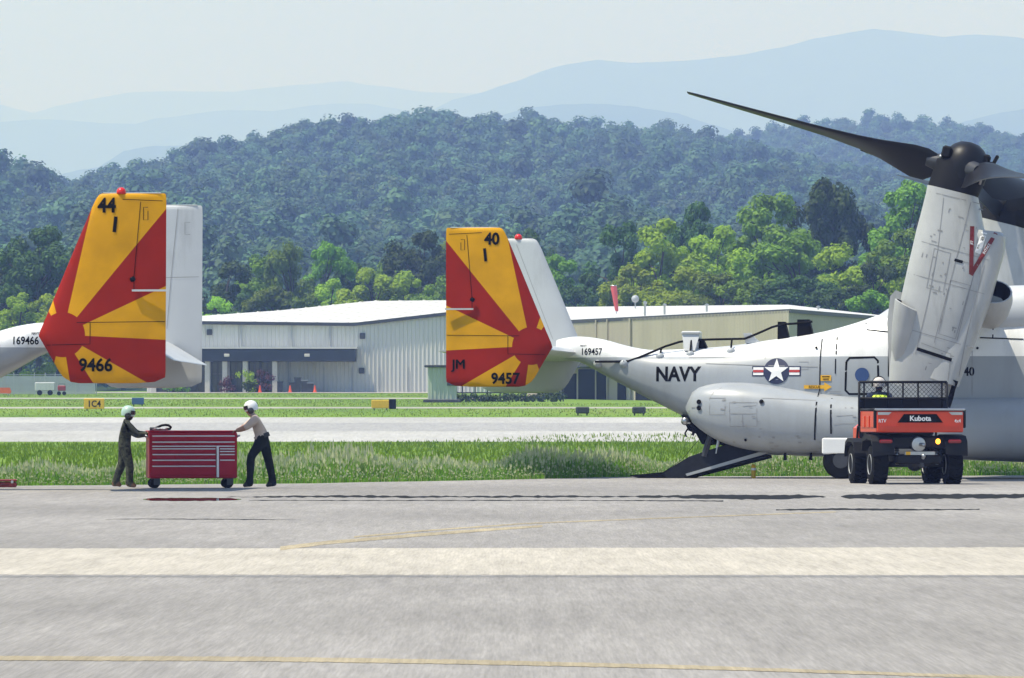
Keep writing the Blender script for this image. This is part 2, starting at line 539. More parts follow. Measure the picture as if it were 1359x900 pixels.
# ------------------------------------------------------------------ grass
def blades(name, n, xr_, dfun, hfun, wid, mats, heads=0.0, seed=1, lean=.35, lo=0):
    g = np.random.default_rng(seed)
    x = g.uniform(xr_[0], xr_[1], n); t = g.random(n)
    d = dfun(x, t, g)
    ok = np.isfinite(d); x, d = x[ok], d[ok]; n = len(x)
    h = hfun(x, d, g)
    z = np.interp(d, [p[0] for p in PROF], [p[1] for p in PROF])
    a = g.uniform(0, math.pi, n); w = wid * g.uniform(.6, 1.4, n)
    lx = g.normal(0, lean, n) * h; ly = g.normal(0, lean, n) * h
    bx, by = np.cos(a) * w / 2, np.sin(a) * w / 2
    base = np.stack([x, d, z], 1)
    v0 = base + np.stack([-bx, -by, 0 * x - .01], 1); v1 = base + np.stack([bx, by, 0 * x - .01], 1)
    mid = base + np.stack([lx * .35, ly * .35, h * .6], 1)
    v2 = mid + np.stack([bx * .8, by * .8, 0 * x], 1); v3 = mid - np.stack([bx * .8, by * .8, 0 * x], 1)
    v4 = base + np.stack([lx, ly, h], 1)
    V = np.stack([v0, v1, v2, v3, v4], 1).reshape(-1, 3)
    i0 = np.arange(n) * 5
    faces = np.stack([i0, i0 + 1, i0 + 2, i0, i0 + 2, i0 + 3, i0 + 3, i0 + 2, i0 + 4], 1).reshape(-1, 3)
    mi = np.repeat(g.integers(0, len(mats) - (1 if heads else 0), n), 3)
    if heads:
        k = np.where(g.random(n) < heads)[0]
        tp = v4[k]; hw = wid * g.uniform(.9, 1.8, len(k)); hh = h[k] * g.uniform(.18, .34, len(k))
        aa = g.uniform(0, math.pi, len(k)); ex, ey = np.cos(aa) * hw, np.sin(aa) * hw
        zc = 0 * ex
        q = np.stack([tp + np.stack([-ex, -ey, -hh * .2], 1), tp + np.stack([zc, zc, -hh * .55], 1), tp + np.stack([ex, ey, -hh * .2], 1), tp + np.stack([ex * .3, ey * .3, hh * .5], 1)], 1).reshape(-1, 3)
        j0 = len(V) + np.arange(len(k)) * 4
        faces = np.concatenate([faces, np.stack([j0, j0 + 1, j0 + 2, j0, j0 + 2, j0 + 3], 1).reshape(-1, 3)])
        mi = np.concatenate([mi, np.full(len(k) * 2, len(mats) - 1)])
        V = np.concatenate([V, q])
    me = bpy.data.meshes.new(name)
    me.vertices.add(len(V)); me.vertices.foreach_set('co', V.astype(np.float32).ravel())
    me.loops.add(faces.size); me.loops.foreach_set('vertex_index', faces.astype(np.int32).ravel())
    me.polygons.add(len(faces)); me.polygons.foreach_set('loop_start', np.arange(0, faces.size, 3, dtype=np.int32))
    me.polygons.foreach_set('material_index', mi.astype(np.int32))
    for m in mats: me.materials.append(m)
    me.update(calc_edges=True); me.validate()
    o = link(name, me)
    return o

G1 = leafmat('grass green', (.075, .16, .02), .35, .35)
G2 = leafmat('grass bright', (.16, .28, .03), .3, .35)
G3 = leafmat('grass straw', (.26, .28, .11), .3, .3)
G4 = leafmat('seed heads', (.46, .45, .27), .25, .3)
G5 = leafmat('lush grass', (.20, .36, .025), .25, .4)
ee = np.array(EDGE)
def d_tall(x, t, g):
    return np.interp(x, ee[:, 0], ee[:, 1]) + .25 + t ** 1.2 * 9 + g.normal(0, .1, len(x))
def h_tall(x, d, g):
    e = np.interp(x, ee[:, 0], ee[:, 1]); k = np.clip((d - e) / 2.2, .22, 1)
    wob = .78 + .22 * np.sin(x * .9 + 1.3 * np.sin(x * .37)) + .12 * np.sin(x * 3.1)
    return np.clip(g.normal(.47, .10, len(x)), .15, .85) * k * wob
tag(blades('tall_grass', 75000, (-19, 20), d_tall, h_tall, .017, [G1, G2, G5, G3, G4], .30, 3, .22), 'tall unmown grass with pale seed heads along the pavement edge', 'grass', kind='stuff')
def d_mown(x, t, g):
    return np.interp(x, ee[:, 0], ee[:, 1]) + 8 + t ** 1.3 * 180
tag(blades('mown_grass', 60000, (-40, 42), d_mown, lambda x, d, g: g.uniform(.08, .2, len(x)), .05, [G2, G5, G5], 0, 4, .3), 'short bright green mown grass between apron and runway', 'grass', kind='stuff')
def d_far(x, t, g):
    d = 410 + t * 300
    bad = ((d > 460) & (d < 499)) | ((d > 608) & (d < 657)) | ((d > 540) & (x > 0))
    return np.where(bad, np.nan, d)
tag(blades('infield_grass', 45000, (-52, 50), d_far, lambda x, d, g: g.uniform(.04, .12, len(x)), .045, [G2, G5, G3], 0, 5, .3), 'patchy infield grass beyond the runway', 'grass', kind='stuff')

# ================================================================== hills and mountains
def fbm(x, y, seed=0, octs=5, base=1.0):
    r = np.random.default_rng(seed); out = 0 * x; amp = 1.0; f = base
    for _ in range(octs):
        for k in range(3):
            a = r.uniform(0, 2 * math.pi); p = r.uniform(0, 6.28)
            out = out + amp / 3 * np.sin((x * math.cos(a) + y * math.sin(a)) * f + p + 1.3 * np.sin((x * math.sin(a) - y * math.cos(a)) * f * .7 + p * 2))
        amp *= .5; f *= 2.1
    return out

def forest_ground(name, c1, c2):
    m, nt, p = new_mat(name)
    f = noise(nt, .012, 8); g = noise(nt, .07, 5)
    c = mix_rgb(nt, ramp(nt, f, [(.35, (0, 0, 0)), (.65, (1, 1, 1))]), c1, c2)
    c = mix_rgb(nt, ramp(nt, g, [(.4, (0, 0, 0)), (.7, (.6, .6, .6))]), c, tuple(x * .5 for x in c1))
    nt.links.new(c, p.inputs['Base Color']); p.inputs['Roughness'].default_value = 1; p.inputs['Specular IOR Level'].default_value = 0
    return m
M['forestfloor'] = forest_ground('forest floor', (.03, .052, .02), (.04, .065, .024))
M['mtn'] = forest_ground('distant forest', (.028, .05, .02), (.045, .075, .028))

def terrain(name, ridge, Df, Dr, mat, tree=0.0, nx=120, nd=40, zfoot=4.0, p=1.0, rough=0.0, seed=0, back=.5):
    pxs = [r[0] for r in ridge]; pys = [r[1] for r in ridge]
    xs = (np.linspace(pxs[0], pxs[-1], nx) - CX) * Dr / F
    tt = np.concatenate([np.linspace(0, 1, nd), np.linspace(1.03, 1 + back, 8)])
    X, T = np.meshgrid(xs, tt)
    Dm = Df + (Dr - Df) * T
    Z = hz(X, Dm, ridge, Df, Dr, tree, zfoot, p, rough, seed)
    n = nx
    vs = np.stack([X, Dm, Z], -1).reshape(-1, 3)
    fs = [[j * n + i, j * n + i + 1, (j + 1) * n + i + 1, (j + 1) * n + i] for j in range(len(tt) - 1) for i in range(n - 1)]
    me = bpy.data.meshes.new(name); me.from_pydata(vs.tolist(), [], fs); me.materials.append(mat)
    me.polygons.foreach_set('use_smooth', [True] * len(me.polygons))
    o = link(name, me); o['kind'] = 'structure'
    return o

def hz(X, Dm, ridge, Df, Dr, tree, zfoot, p, rough, seed):
    pxs = [r[0] for r in ridge]; pys = [r[1] for r in ridge]
    px = CX + F * X / Dr
    zr = HC + (HY - np.interp(px, pxs, pys)) * Dr / F - tree
    T = (Dm - Df) / (Dr - Df)
    k = np.where(T <= 1, np.clip(T, 0, 1) ** p, np.clip(1 - (T - 1) * 1.4, 0, 1))
    Z = zfoot + (zr - zfoot) * k
    if rough:
        Z = Z + rough * fbm(X / Dr * 40, Dm / Dr * 25, seed) * np.sin(np.clip(T, 0, 1) * math.pi) + rough * .05 * fbm(X / Dr * 420, Dm / Dr * 20, seed + 1, 4)
    return Z

HILLS = {
 'near': dict(ridge=[(-300, 330), (0, 318), (130, 300), (270, 300), (340, 296), (420, 318), (520, 322), (640, 300), (700, 284), (780, 268), (860, 266), (930, 272), (1010, 280), (1100, 276), (1200, 268), (1359, 262), (1660, 250)], Df=1000, Dr=1650, tree=13, p=1.0),
 'left': dict(ridge=[(-420, 205), (-100, 196), (0, 200), (40, 206), (72, 212), (100, 234), (122, 252), (150, 268), (180, 290), (230, 320), (300, 350)], Df=1400, Dr=2500, tree=15, p=.85),
 'main': dict(ridge=[(-200, 350), (60, 325), (120, 292), (150, 262), (165, 244), (200, 234), (236, 229), (250, 214), (300, 198), (340, 186), (400, 171), (450, 164), (500, 160), (545, 154), (572, 149), (600, 155), (640, 160), (700, 163), (760, 168), (850, 171), (900, 173), (940, 179), (975, 190), (1040, 212), (1150, 235), (1359, 262), (1700, 300)], Df=1500, Dr=3500, tree=14, p=.8),
 'right': dict(ridge=[(700, 240), (850, 210), (940, 196), (985, 189), (1005, 183), (1040, 177), (1100, 170), (1160, 164), (1200, 165), (1260, 170), (1320, 182), (1359, 184), (1500, 200), (1750, 180)], Df=2400, Dr=4600, tree=9, p=.8),
}
for nm, hh in HILLS.items():
    hh.setdefault('zfoot', 4.5)
    terrain('hill', hh['ridge'], hh['Df'], hh['Dr'], M['forestfloor'], hh['tree'], p=hh['p'], rough=4, seed=len(nm), nx=160)

MTN = [
 ([(-700, 175), (-300, 150), (0, 138), (20, 144), (45, 150), (75, 140), (110, 133), (170, 123), (230, 121), (310, 122), (350, 117), (390, 113), (440, 109), (460, 108), (500, 114), (560, 122), (620, 124), (700, 126), (1000, 140), (1500, 150)], 30000, 35000),
 ([(-700, 150), (-300, 170), (0, 161), (60, 158), (90, 159), (130, 163), (180, 165), (205, 158), (250, 152), (300, 146), (360, 148), (420, 139), (450, 137), (490, 138), (540, 147), (600, 155), (700, 170), (900, 190), (1359, 220)], 22000, 25500),
 ([(-700, 240), (0, 232), (60, 236), (130, 222), (165, 200), (200, 194), (260, 192), (330, 205), (420, 220), (600, 240), (800, 250), (1359, 260)], 14000, 16500),
 ([(300, 230), (450, 190), (540, 160), (570, 148), (600, 133), (650, 119), (690, 106), (720, 94), (750, 86), (795, 79), (840, 83), (900, 82), (940, 78), (990, 71), (1040, 62), (1080, 52), (1120, 45), (1160, 38), (1200, 42), (1250, 49), (1300, 46), (1359, 51), (1500, 60), (1800, 40), (2100, 90)], 18000, 23500),
 ([(560, 175), (640, 160), (700, 144), (750, 139), (800, 138), (850, 142), (900, 151), (940, 165), (1000, 182), (1100, 190), (1200, 178), (1290, 160), (1330, 148), (1359, 144), (1500, 120), (2000, 140)], 13500, 16000),
]
for i, (rd, a, b) in enumerate(MTN):
    terrain('mountain', rd, a, b, M['mtn'], 0, p=.9, rough=55, seed=30 + i, nx=420, nd=30, zfoot=5)

# ------------------------------------------------------------------ foliage meshes
def leaf_cloud(clumps, per, size, g, flat=.85, rnd=.42):
    """clumps: (x,y,z,r) ; returns verts, faces for leaf quads with clump oriented normals"""
    C = np.array(clumps); idx = np.repeat(np.arange(len(C)), per)
    n = len(idx)
    u = g.normal(size=(n, 3)); u /= np.linalg.norm(u, axis=1)[:, None]
    rad = C[idx, 3] * g.random(n) ** .38
    off = u * rad[:, None]; off[:, 2] *= flat
    P = C[idx, :3] + off
    nrm = u * .9 + np.array([0, 0, .45]) + g.normal(size=(n, 3)) * rnd
    nrm /= np.linalg.norm(nrm, axis=1)[:, None]
    a = np.cross(nrm, g.normal(size=(n, 3))); a /= np.linalg.norm(a, axis=1)[:, None]
    b = np.cross(nrm, a)
    s = size * g.uniform(.55, 1.3, n)[:, None]
    V = np.stack([P - a * s * .5, P - b * s * .36 + a * s * .08, P + a * s * .5, P + b * s * .36 - a * s * .08], 1).reshape(-1, 3)
    i0 = np.arange(n) * 4
    return V, np.stack([i0, i0 + 1, i0 + 2, i0 + 3], 1)

def np_mesh(name, V, Fq, mat):
    me = bpy.data.meshes.new(name); k = Fq.shape[1]
    me.vertices.add(len(V)); me.vertices.foreach_set('co', V.astype(np.float32).ravel())
    me.loops.add(Fq.size); me.loops.foreach_set('vertex_index', Fq.astype(np.int32).ravel())
    me.polygons.add(len(Fq)); me.polygons.foreach_set('loop_start', np.arange(0, Fq.size, k, dtype=np.int32))
    me.materials.append(mat); me.update(calc_edges=True)
    return me

L_dark = leafmat('leaf dark', (.045, .088, .018), .45, .25)
L_mid = leafmat('leaf mid', (.14, .245, .022), .45, .3)
L_brt = leafmat('leaf bright', (.27, .42, .026), .4, .35)
L_far = leafmat('leaf far', (.066, .135, .062), .4, .25)  # blue of the distance haze is mixed into the far leaf colours
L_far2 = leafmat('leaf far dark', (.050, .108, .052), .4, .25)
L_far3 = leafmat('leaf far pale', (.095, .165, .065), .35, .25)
BARK = paint('bark', (.06, .048, .036), .9, .4, 3)

def far_crown(seed, mat, w=4.6, h=5.6):
    g = np.random.default_rng(seed); cl = []
    for _ in range(17):
        a = g.uniform(0, 6.28); t = g.random()
        rr = w * (1 - t * .75) * g.uniform(.35, .85)
        cl.append((math.cos(a) * rr, math.sin(a) * rr, 2.5 + t * h, g.uniform(1.3, 2.1)))
    V, Fq = leaf_cloud(cl, 70, .78, g, .85, .25)
    me = np_mesh('crown', V, Fq, mat)
    return bpy.data.objects.new('crown_shape', me)
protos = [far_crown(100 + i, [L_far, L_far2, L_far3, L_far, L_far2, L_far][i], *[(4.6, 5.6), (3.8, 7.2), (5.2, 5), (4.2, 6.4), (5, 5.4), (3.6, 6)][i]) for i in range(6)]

def forest(name, pts, scl, label):
    me = bpy.data.meshes.new(name); me.vertices.add(len(pts)); me.vertices.foreach_set('co', pts.astype(np.float32).ravel())
    at = me.attributes.new('tree_scale', 'FLOAT', 'POINT'); at.data.foreach_set('value', scl.astype(np.float32))
    o = link(name, me); tag(o, label, 'woodland', kind='stuff')
    ng = bpy.data.node_groups.new('woodland', 'GeometryNodeTree')
    ng.interface.new_socket('Geometry', in_out='INPUT', socket_type='NodeSocketGeometry')
    ng.interface.new_socket('Geometry', in_out='OUTPUT', socket_type='NodeSocketGeometry')
    N = ng.nodes; Lk = ng.links
    gi = N.new('NodeGroupInput'); go = N.new('NodeGroupOutput')
    jg = N.new('GeometryNodeJoinGeometry')
    for p in protos:
        oi = N.new('GeometryNodeObjectInfo'); oi.inputs['Object'].default_value = p
        oi.inputs['As Instance'].default_value = True
        Lk.new(oi.outputs['Geometry'], jg.inputs[0])
    ip = N.new('GeometryNodeInstanceOnPoints'); ip.inputs['Pick Instance'].default_value = True
    ri = N.new('FunctionNodeRandomValue'); ri.data_type = 'INT'
    ri.inputs['Min'].default_value = 0; ri.inputs['Max'].default_value = len(protos) - 1
    iout = [s for s in ri.outputs if s.enabled][0]
    imin = [s for s in ri.inputs if s.name == 'Min' and s.enabled][0]; imax = [s for s in ri.inputs if s.name == 'Max' and s.enabled][0]
    imin.default_value = 0; imax.default_value = len(protos) - 1
    rr = N.new('FunctionNodeRandomValue'); rr.data_type = 'FLOAT_VECTOR'
    vmin = [s for s in rr.inputs if s.name == 'Min' and s.enabled][0]; vmax = [s for s in rr.inputs if s.name == 'Max' and s.enabled][0]
    vmin.default_value = (-.08, -.08, 0); vmax.default_value = (.08, .08, 6.28)
    rout = [s for s in rr.outputs if s.enabled][0]
    na = N.new('GeometryNodeInputNamedAttribute'); na.data_type = 'FLOAT'; na.inputs['Name'].default_value = 'tree_scale'
    aout = [s for s in na.outputs if s.enabled and s.name == 'Attribute'][0]
    mp = N.new('GeometryNodeMeshToPoints')
    Lk.new(gi.outputs[0], mp.inputs[0]); Lk.new(mp.outputs[0], ip.inputs['Points'])
    Lk.new(jg.outputs[0], ip.inputs['Instance']); Lk.new(iout, ip.inputs['Instance Index'])
    Lk.new(rout, ip.inputs['Rotation']); Lk.new(aout, ip.inputs['Scale'])
    Lk.new(ip.outputs[0], go.inputs[0])
    md = o.modifiers.new('woodland', 'NODES'); md.node_group = ng
    return o

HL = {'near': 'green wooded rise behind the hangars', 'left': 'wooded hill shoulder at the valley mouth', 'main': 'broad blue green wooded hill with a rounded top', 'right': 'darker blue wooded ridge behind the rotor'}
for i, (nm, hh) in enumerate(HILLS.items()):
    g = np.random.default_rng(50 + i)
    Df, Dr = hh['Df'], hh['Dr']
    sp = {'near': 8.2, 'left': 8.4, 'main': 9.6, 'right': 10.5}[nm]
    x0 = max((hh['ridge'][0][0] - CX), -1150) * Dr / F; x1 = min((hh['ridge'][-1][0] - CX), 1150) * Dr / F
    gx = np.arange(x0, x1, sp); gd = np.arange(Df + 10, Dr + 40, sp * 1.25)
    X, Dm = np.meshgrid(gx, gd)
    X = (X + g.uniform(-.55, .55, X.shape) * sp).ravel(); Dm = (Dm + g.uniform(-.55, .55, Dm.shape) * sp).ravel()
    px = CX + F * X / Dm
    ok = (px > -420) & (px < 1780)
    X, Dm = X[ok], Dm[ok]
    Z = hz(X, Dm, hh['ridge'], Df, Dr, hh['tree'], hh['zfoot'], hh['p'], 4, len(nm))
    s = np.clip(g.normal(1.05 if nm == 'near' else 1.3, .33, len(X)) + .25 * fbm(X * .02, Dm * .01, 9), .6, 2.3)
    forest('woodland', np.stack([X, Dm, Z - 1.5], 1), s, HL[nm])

# ------------------------------------------------------------------ haze
mb = MB(); mb.box((0, 20900, 1050), (40000, 42400, 2104))
hzme = mb.mesh('haze', bpy.data.materials.new('haze'))
hm = hzme.materials[0]; hm.use_nodes = True
nt = hm.node_tree
for n in list(nt.nodes): nt.nodes.remove(n)
ho = nt.nodes.new('ShaderNodeOutputMaterial'); hv = nt.nodes.new('ShaderNodeVolumePrincipled')
hv.inputs['Color'].default_value = (*HAZE_COLOR, 1); hv.inputs['Absorption Color'].default_value = (.82, .755, 1, 1)
hv.inputs['Density'].default_value = HAZE_DENSITY; hv.inputs['Anisotropy'].default_value = 0.0
nt.links.new(hv.outputs[0], ho.inputs['Volume'])
ho_ = link('haze', hzme); tag(ho_, 'pale blue summer haze filling the valley air', 'haze', kind='stuff')

# ================================================================== trees
def make_tree_mesh(seed, kind):
    g = np.random.default_rng(seed); rd = random.Random(seed)
    Ht, Wd = 16.0, 9.5
    cl = []
    ncl = 78
    lobes = [(math.cos(k * .9 + g.uniform(-.3, .3)) * Wd * .27, math.sin(k * .9) * Wd * .27, g.uniform(.42, .82) * Ht, g.uniform(.18, .27) * Wd) for k in range(9)] + [(g.uniform(-.6, .6), g.uniform(-.6, .6), .85 * Ht, .2 * Wd), (0, 0, .62 * Ht, .36 * Wd), (g.uniform(-1, 1), 0, .38 * Ht, .36 * Wd), (g.uniform(-1, 1), 0, .2 * Ht, .3 * Wd)]
    for k in range(ncl):
        L = lobes[k % len(lobes)]
        u = g.normal(size=3); u /= np.linalg.norm(u); u[2] = abs(u[2]) * .9 - .2
        cl.append((L[0] + u[0] * L[3], L[1] + u[1] * L[3], max(1.4, L[2] + u[2] * L[3]), g.uniform(.65, 1.25)))
    V, Fq = leaf_cloud(cl, 270, .40, g)
    crown = np_mesh('crown', V, Fq, {'dark': L_dark, 'mid': L_mid, 'bright': L_brt}[kind])
    mb = MB()
    tp = Vector((rd.uniform(-.5, .5), rd.uniform(-.5, .5), Ht * .62))
    mb.tube([(0, 0, -1.2), (0, 0, .4), tp * .35, tp * .7, tp], [.42, .34, .27, .18, .08], 9)
    for k in range(0, ncl, 3):
        c = Vector(cl[k][:3]); s0 = tp * min(.98, max(.2, (c.z - 2.2) / (Ht * .62)))
        mid = s0.lerp(c, .55) + Vector((rd.uniform(-.3, .3), rd.uniform(-.3, .3), .3))
        mb.tube([s0, mid, c], [.11, .07, .025], 5)
    trunk = mb.mesh('trunk', BARK, True)
    return crown, trunk

TM = {}
for kind, seeds in (('dark', (1, 2, 3)), ('mid', (11, 12, 13)), ('bright', (21, 22, 23))):
    TM[kind] = [make_tree_mesh(s, kind) for s in seeds]

def tree(px, py, d, wpx, kind, v, label, name='broadleaf_tree', group=None):
    z0 = gz(d)
    top = HC + (HY - py) * d / F
    hgt = top - z0
    sx = (wpx * d / F) / 9.3
    sz = hgt / 15.6
    r = empty(name, ((px - CX) * d / F, d, z0), random.uniform(0, 6.28), label, 'tree' if 'tree' in name else 'shrub', group)
    r.scale = (sx, sx, sz)
    cr, tr = TM[kind][v % 3]
    link('crown', cr, r); link('trunk', tr, r)
    return r

TREES = [
 (52, 300, 800, 118, 'dark', 0, 'tall dark broadleaf tree rising behind the numeral 44 tail'),
 (6, 338, 815, 80, 'dark', 1, 'dark tree at the foot of the tall one behind the 44 tail'),
 (105, 372, 830, 70, 'mid', 1, 'mid green tree tucked behind the leading edge of the 44 fin'),
 (300, 353, 830, 82, 'dark', 2, 'dark rounded tree above the left end of the white hangar roof'),
 (352, 342, 850, 66, 'mid', 0, 'mid green pointed tree above the white hangar roof'),
 (388, 331, 845, 58, 'mid', 2, 'slim green tree with a peaked top above the white hangar'),
 (428, 327, 855, 60, 'mid', 1, 'twin topped green tree beside the slim peaked tree'),
 (478, 352, 870, 60, 'dark', 1, 'low dark tree behind the bright shrubs at the hangar ridge'),
 (515, 350, 860, 56, 'mid', 0, 'small mid green tree left of the dark tree by the 40 fin'),
 (556, 315, 850, 82, 'dark', 0, 'dark full tree whose edge meets the fin numbered 40'),
 (600, 330, 870, 80, 'mid', 2, 'green tree hidden behind the fin numbered 40'),
 (690, 298, 840, 80, 'dark', 1, 'dark tree peeping over the twin fins of aircraft 40'),
 (745, 336, 800, 92, 'mid', 1, 'mid green round tree beside the white fin of aircraft 40'),
 (826, 292, 790, 96, 'dark', 2, 'dark tall tree behind the red windsock'),
 (880, 290, 730, 128, 'bright', 0, 'yellow green spreading tree behind the beige hangar roof'),
 (922, 268, 800, 80, 'dark', 0, 'dark tree top showing above the yellow green tree'),
 (955, 300, 735, 105, 'bright', 1, 'light green tree between the yellow green tree and the tall mid green one'),
 (1012, 249, 770, 128, 'mid', 0, 'tall mid green tree with a feathery crown above the beige hangar'),
 (1110, 229, 790, 108, 'dark', 1, 'tallest dark rounded tree with a lobed crown'),
 (1062, 312, 700, 128, 'mid', 2, 'wide mid green tree leaning over the beige hangar gable'),
 (1120, 326, 690, 120, 'bright', 2, 'bright tree below the tallest dark tree'),
 (1200, 236, 780, 128, 'mid', 1, 'big green tree behind the upright engine nacelle'),
 (1188, 298, 700, 110, 'mid', 0, 'leafy tree against the aft edge of the upright nacelle'),
 (1160, 345, 670, 96, 'dark', 2, 'dark understorey tree above the fuselage hump'),
 (1262, 262, 790, 120, 'mid', 2, 'green tree hidden by the upright nacelle'),
 (1325, 252, 800, 120, 'bright', 1, 'bright tree glimpsed between the two nacelles'),
 (1400, 270, 790, 120, 'dark', 0, 'dark tree behind the far nacelle'),
 (-60, 330, 820, 110, 'mid', 0, 'mid green tree beyond the grey fuselage of aircraft 44'),
]
for t in TREES: tree(t[0], t[1] - (9 if 240 < t[0] < 640 else 0), t[2], t[3] * (1.3 if 240 < t[0] < 640 else 1.08), *t[4:], group='trees behind the hangars')
SHR = [
 (28, 398, 790, 58, 'bright', 0, 'bright shrub below the tall dark tree by aircraft 44'),
 (78, 392, 792, 54, 'bright', 1, 'bright shrub touching the leading edge of the 44 fin'),
 (285, 405, 800, 50, 'bright', 2, 'bright low shrub at the left end of the hangar roof'),
 (330, 398, 812, 55, 'dark', 2, 'dark shrub under the rounded tree at the hangar roof'),
 (372, 388, 812, 60, 'mid', 1, 'mid green shrub behind the middle of the white roof'),
 (440, 380, 808, 62, 'bright', 0, 'yellow green shrub at the start of the hangar ridge'),
 (490, 366, 806, 70, 'bright', 1, 'large yellow green shrub above the hangar ridge'),
 (540, 372, 806, 66, 'bright', 2, 'yellow green shrub left of the 40 fin'),
 (585, 372, 804, 60, 'mid', 0, 'mid green shrub right against the 40 fin'),
 (775, 366, 770, 55, 'dark', 0, 'dark shrub left of the red windsock'),
 (842, 356, 720, 76, 'bright', 1, 'bright shrub just right of the red windsock'),
 (905, 360, 690, 80, 'bright', 2, 'bright shrub behind the roof vents of the beige hangar'),
 (960, 362, 680, 80, 'mid', 0, 'mid green shrub over the long edge of the beige roof'),
 (1010, 370, 672, 80, 'mid', 1, 'mid green shrub near the beige roof peak'),
 (1060, 365, 665, 80, 'dark', 1, 'dark shrub right of the beige roof peak'),
 (1110, 385, 655, 80, 'dark', 2, 'dark low shrub behind the fuselage hump'),
 (1165, 390, 650, 70, 'mid', 2, 'mid green low shrub against the nacelle scoop'),
]
for t in SHR: tree(t[0], t[1] - (10 if t[0] < 600 else 4), t[2], t[3] * 1.45, *t[4:], name='leafy_shrub', group='shrubs behind the hangars')
# ================================================================== buildings
def siding(name, c, var=.1):
    m, nt, p = new_mat(name)
    a = noise(nt, .25, 5, stretch=(1, 1, .4)); b = noise(nt, 1.6, 5, stretch=(2, 2, .15))
    colr = mix_rgb(nt, ramp(nt, a, [(.3, (0, 0, 0)), (.7, (1, 1, 1))]), tuple(x * (1 - var) for x in c), c)
    colr = mix_rgb(nt, ramp(nt, b, [(.5, (0, 0, 0)), (.8, (.35, .35, .35))]), colr, tuple(x * .6 for x in c))
    nt.links.new(colr, p.inputs['Base Color']); p.inputs['Roughness'].default_value = .6
    return m
M['sidwhite'] = siding('white metal siding', (.60, .60, .585))
M['sidbeige'] = siding('beige metal siding', (.49, .44, .35), .14)
M['roofw'] = siding('white metal roof', (.60, .59, .58), .1)
M['trimdark'] = paint('dark trim', (.035, .036, .045), .6, .2, 2)
M['navy'] = paint('navy fascia', (.02, .025, .042), .55, .2, .6)
M['glass'] = paint('dark glazing', (.02, .03, .035), .12, .5, .8)
M['column'] = paint('pale column', (.55, .53, .48), .7, .1, 2)
M['shedgreen'] = siding('pale green siding', (.42, .47, .38))

def corr_wall(mb, a, b, z0, tops, pitch=.42, depth=.07, mi=0):
    """ribbed sheet wall from a to b (xy); tops: [(t, ztop)]"""
    a = Vector((*a, 0)); b = Vector((*b, 0)); L = (b - a).length; t = (b - a) / L
    nrm = Vector((t.y, -t.x, 0))
    n = max(2, int(L / pitch)); vs = []; fs = []
    for i in range(n):
        for (f, o) in ((0, 0), (.62, 0), (.72, 1), (.9, 1)):
            s = (i + f) / n
            p = a + t * L * s + nrm * depth * o
            zt = float(np.interp(s, [q[0] for q in tops], [q[1] for q in tops]))
            vs += [(p.x, p.y, z0), (p.x, p.y, zt)]
    p = b; zt = tops[-1][1]; vs += [(p.x, p.y, z0), (p.x, p.y, zt)]
    fs = [[2 * i, 2 * i + 2, 2 * i + 3, 2 * i + 1] for i in range(len(vs) // 2 - 1)]
    mb.add(vs, fs, mi)

# --- white hangar with navy canopy
D1 = 740.0
def X1(px, d=D1): return (px - CX) * d / F
def Z1(py, d=D1): return HC + (HY - py) * d / F
zb = gz(D1)
bld = empty('hangar', (X1(470), D1, zb), 0, 'white ribbed metal hangar with a navy canopy and white roof', 'hangar')
def loc(o):                       # parts are modelled in world metres, then parented at the base
    o.matrix_parent_inverse = Matrix.Translation(-bld.location); return o
def part(mb, name, mat, root, smooth=False, fix=True):
    o = mb.build(name, mat, root, smooth, fix)
    o.matrix_parent_inverse = Matrix.Translation(-Vector(root.location)); return o
x0, xc, x2 = X1(196), X1(470), X1(705)
zt = [(X1(196), Z1(427)), (X1(470), Z1(430)), (X1(592), Z1(416)), (X1(705), Z1(403))]
mb = MB(); corr_wall(mb, (x0, D1), (xc, D1), zb - .3, [(0, zt[0][1]), (1, zt[1][1])]); part(mb, 'wall', M['sidwhite'], bld, fix=False)
mb = MB(); corr_wall(mb, (xc, D1 - .05), (x2, D1 - .05), zb - .3, [(0, zt[1][1]), (.519, zt[2][1]), (1, zt[3][1])]); part(mb, 'wall', M['sidwhite'], bld, fix=False)
mb = MB(); corr_wall(mb, (x2, D1), (x2, D1 + 62), zb - .3, [(0, zt[3][1]), (1, zt[3][1])]); part(mb, 'wall', M['sidwhite'], bld, fix=False)
mb = MB(); corr_wall(mb, (x0, D1 + 62), (x0, D1), zb - .3, [(0, zt[0][1]), (1, zt[0][1])]); part(mb, 'wall', M['sidwhite'], bld, fix=False)
DR = 800.0
front = [(x0, D1 - .4, zt[0][1] + .12), (xc, D1 - .4, zt[1][1] + .12), (zt[2][0], D1 - .4, zt[2][1] + .12), (x2 + .3, D1 - .4, zt[3][1] + .12)]
backr = [(X1(196, DR), DR, Z1(424, DR)), (X1(372, DR), DR, Z1(412, DR)), (X1(492, DR), DR, Z1(399.5, DR)), (X1(705, DR), DR, Z1(397.5, DR))]
mb = MB(); n = 40
def along(pts, t):
    s = t * (len(pts) - 1); i = min(int(s), len(pts) - 2); return Vector(pts[i]).lerp(Vector(pts[i + 1]), s - i)
vs = []
for i in range(n + 1):
    f, b = along(front, i / n), along(backr, i / n)
    vs += [f, b, b - Vector((0, 0, .25))]
mb.add(vs, [q for i in range(n) for q in ([3 * i, 3 * i + 3, 3 * i + 4, 3 * i + 1], [3 * i + 1, 3 * i + 4, 3 * i + 5, 3 * i + 2])])
rf = part(mb, 'roof', M['roofw'], bld, fix=False)
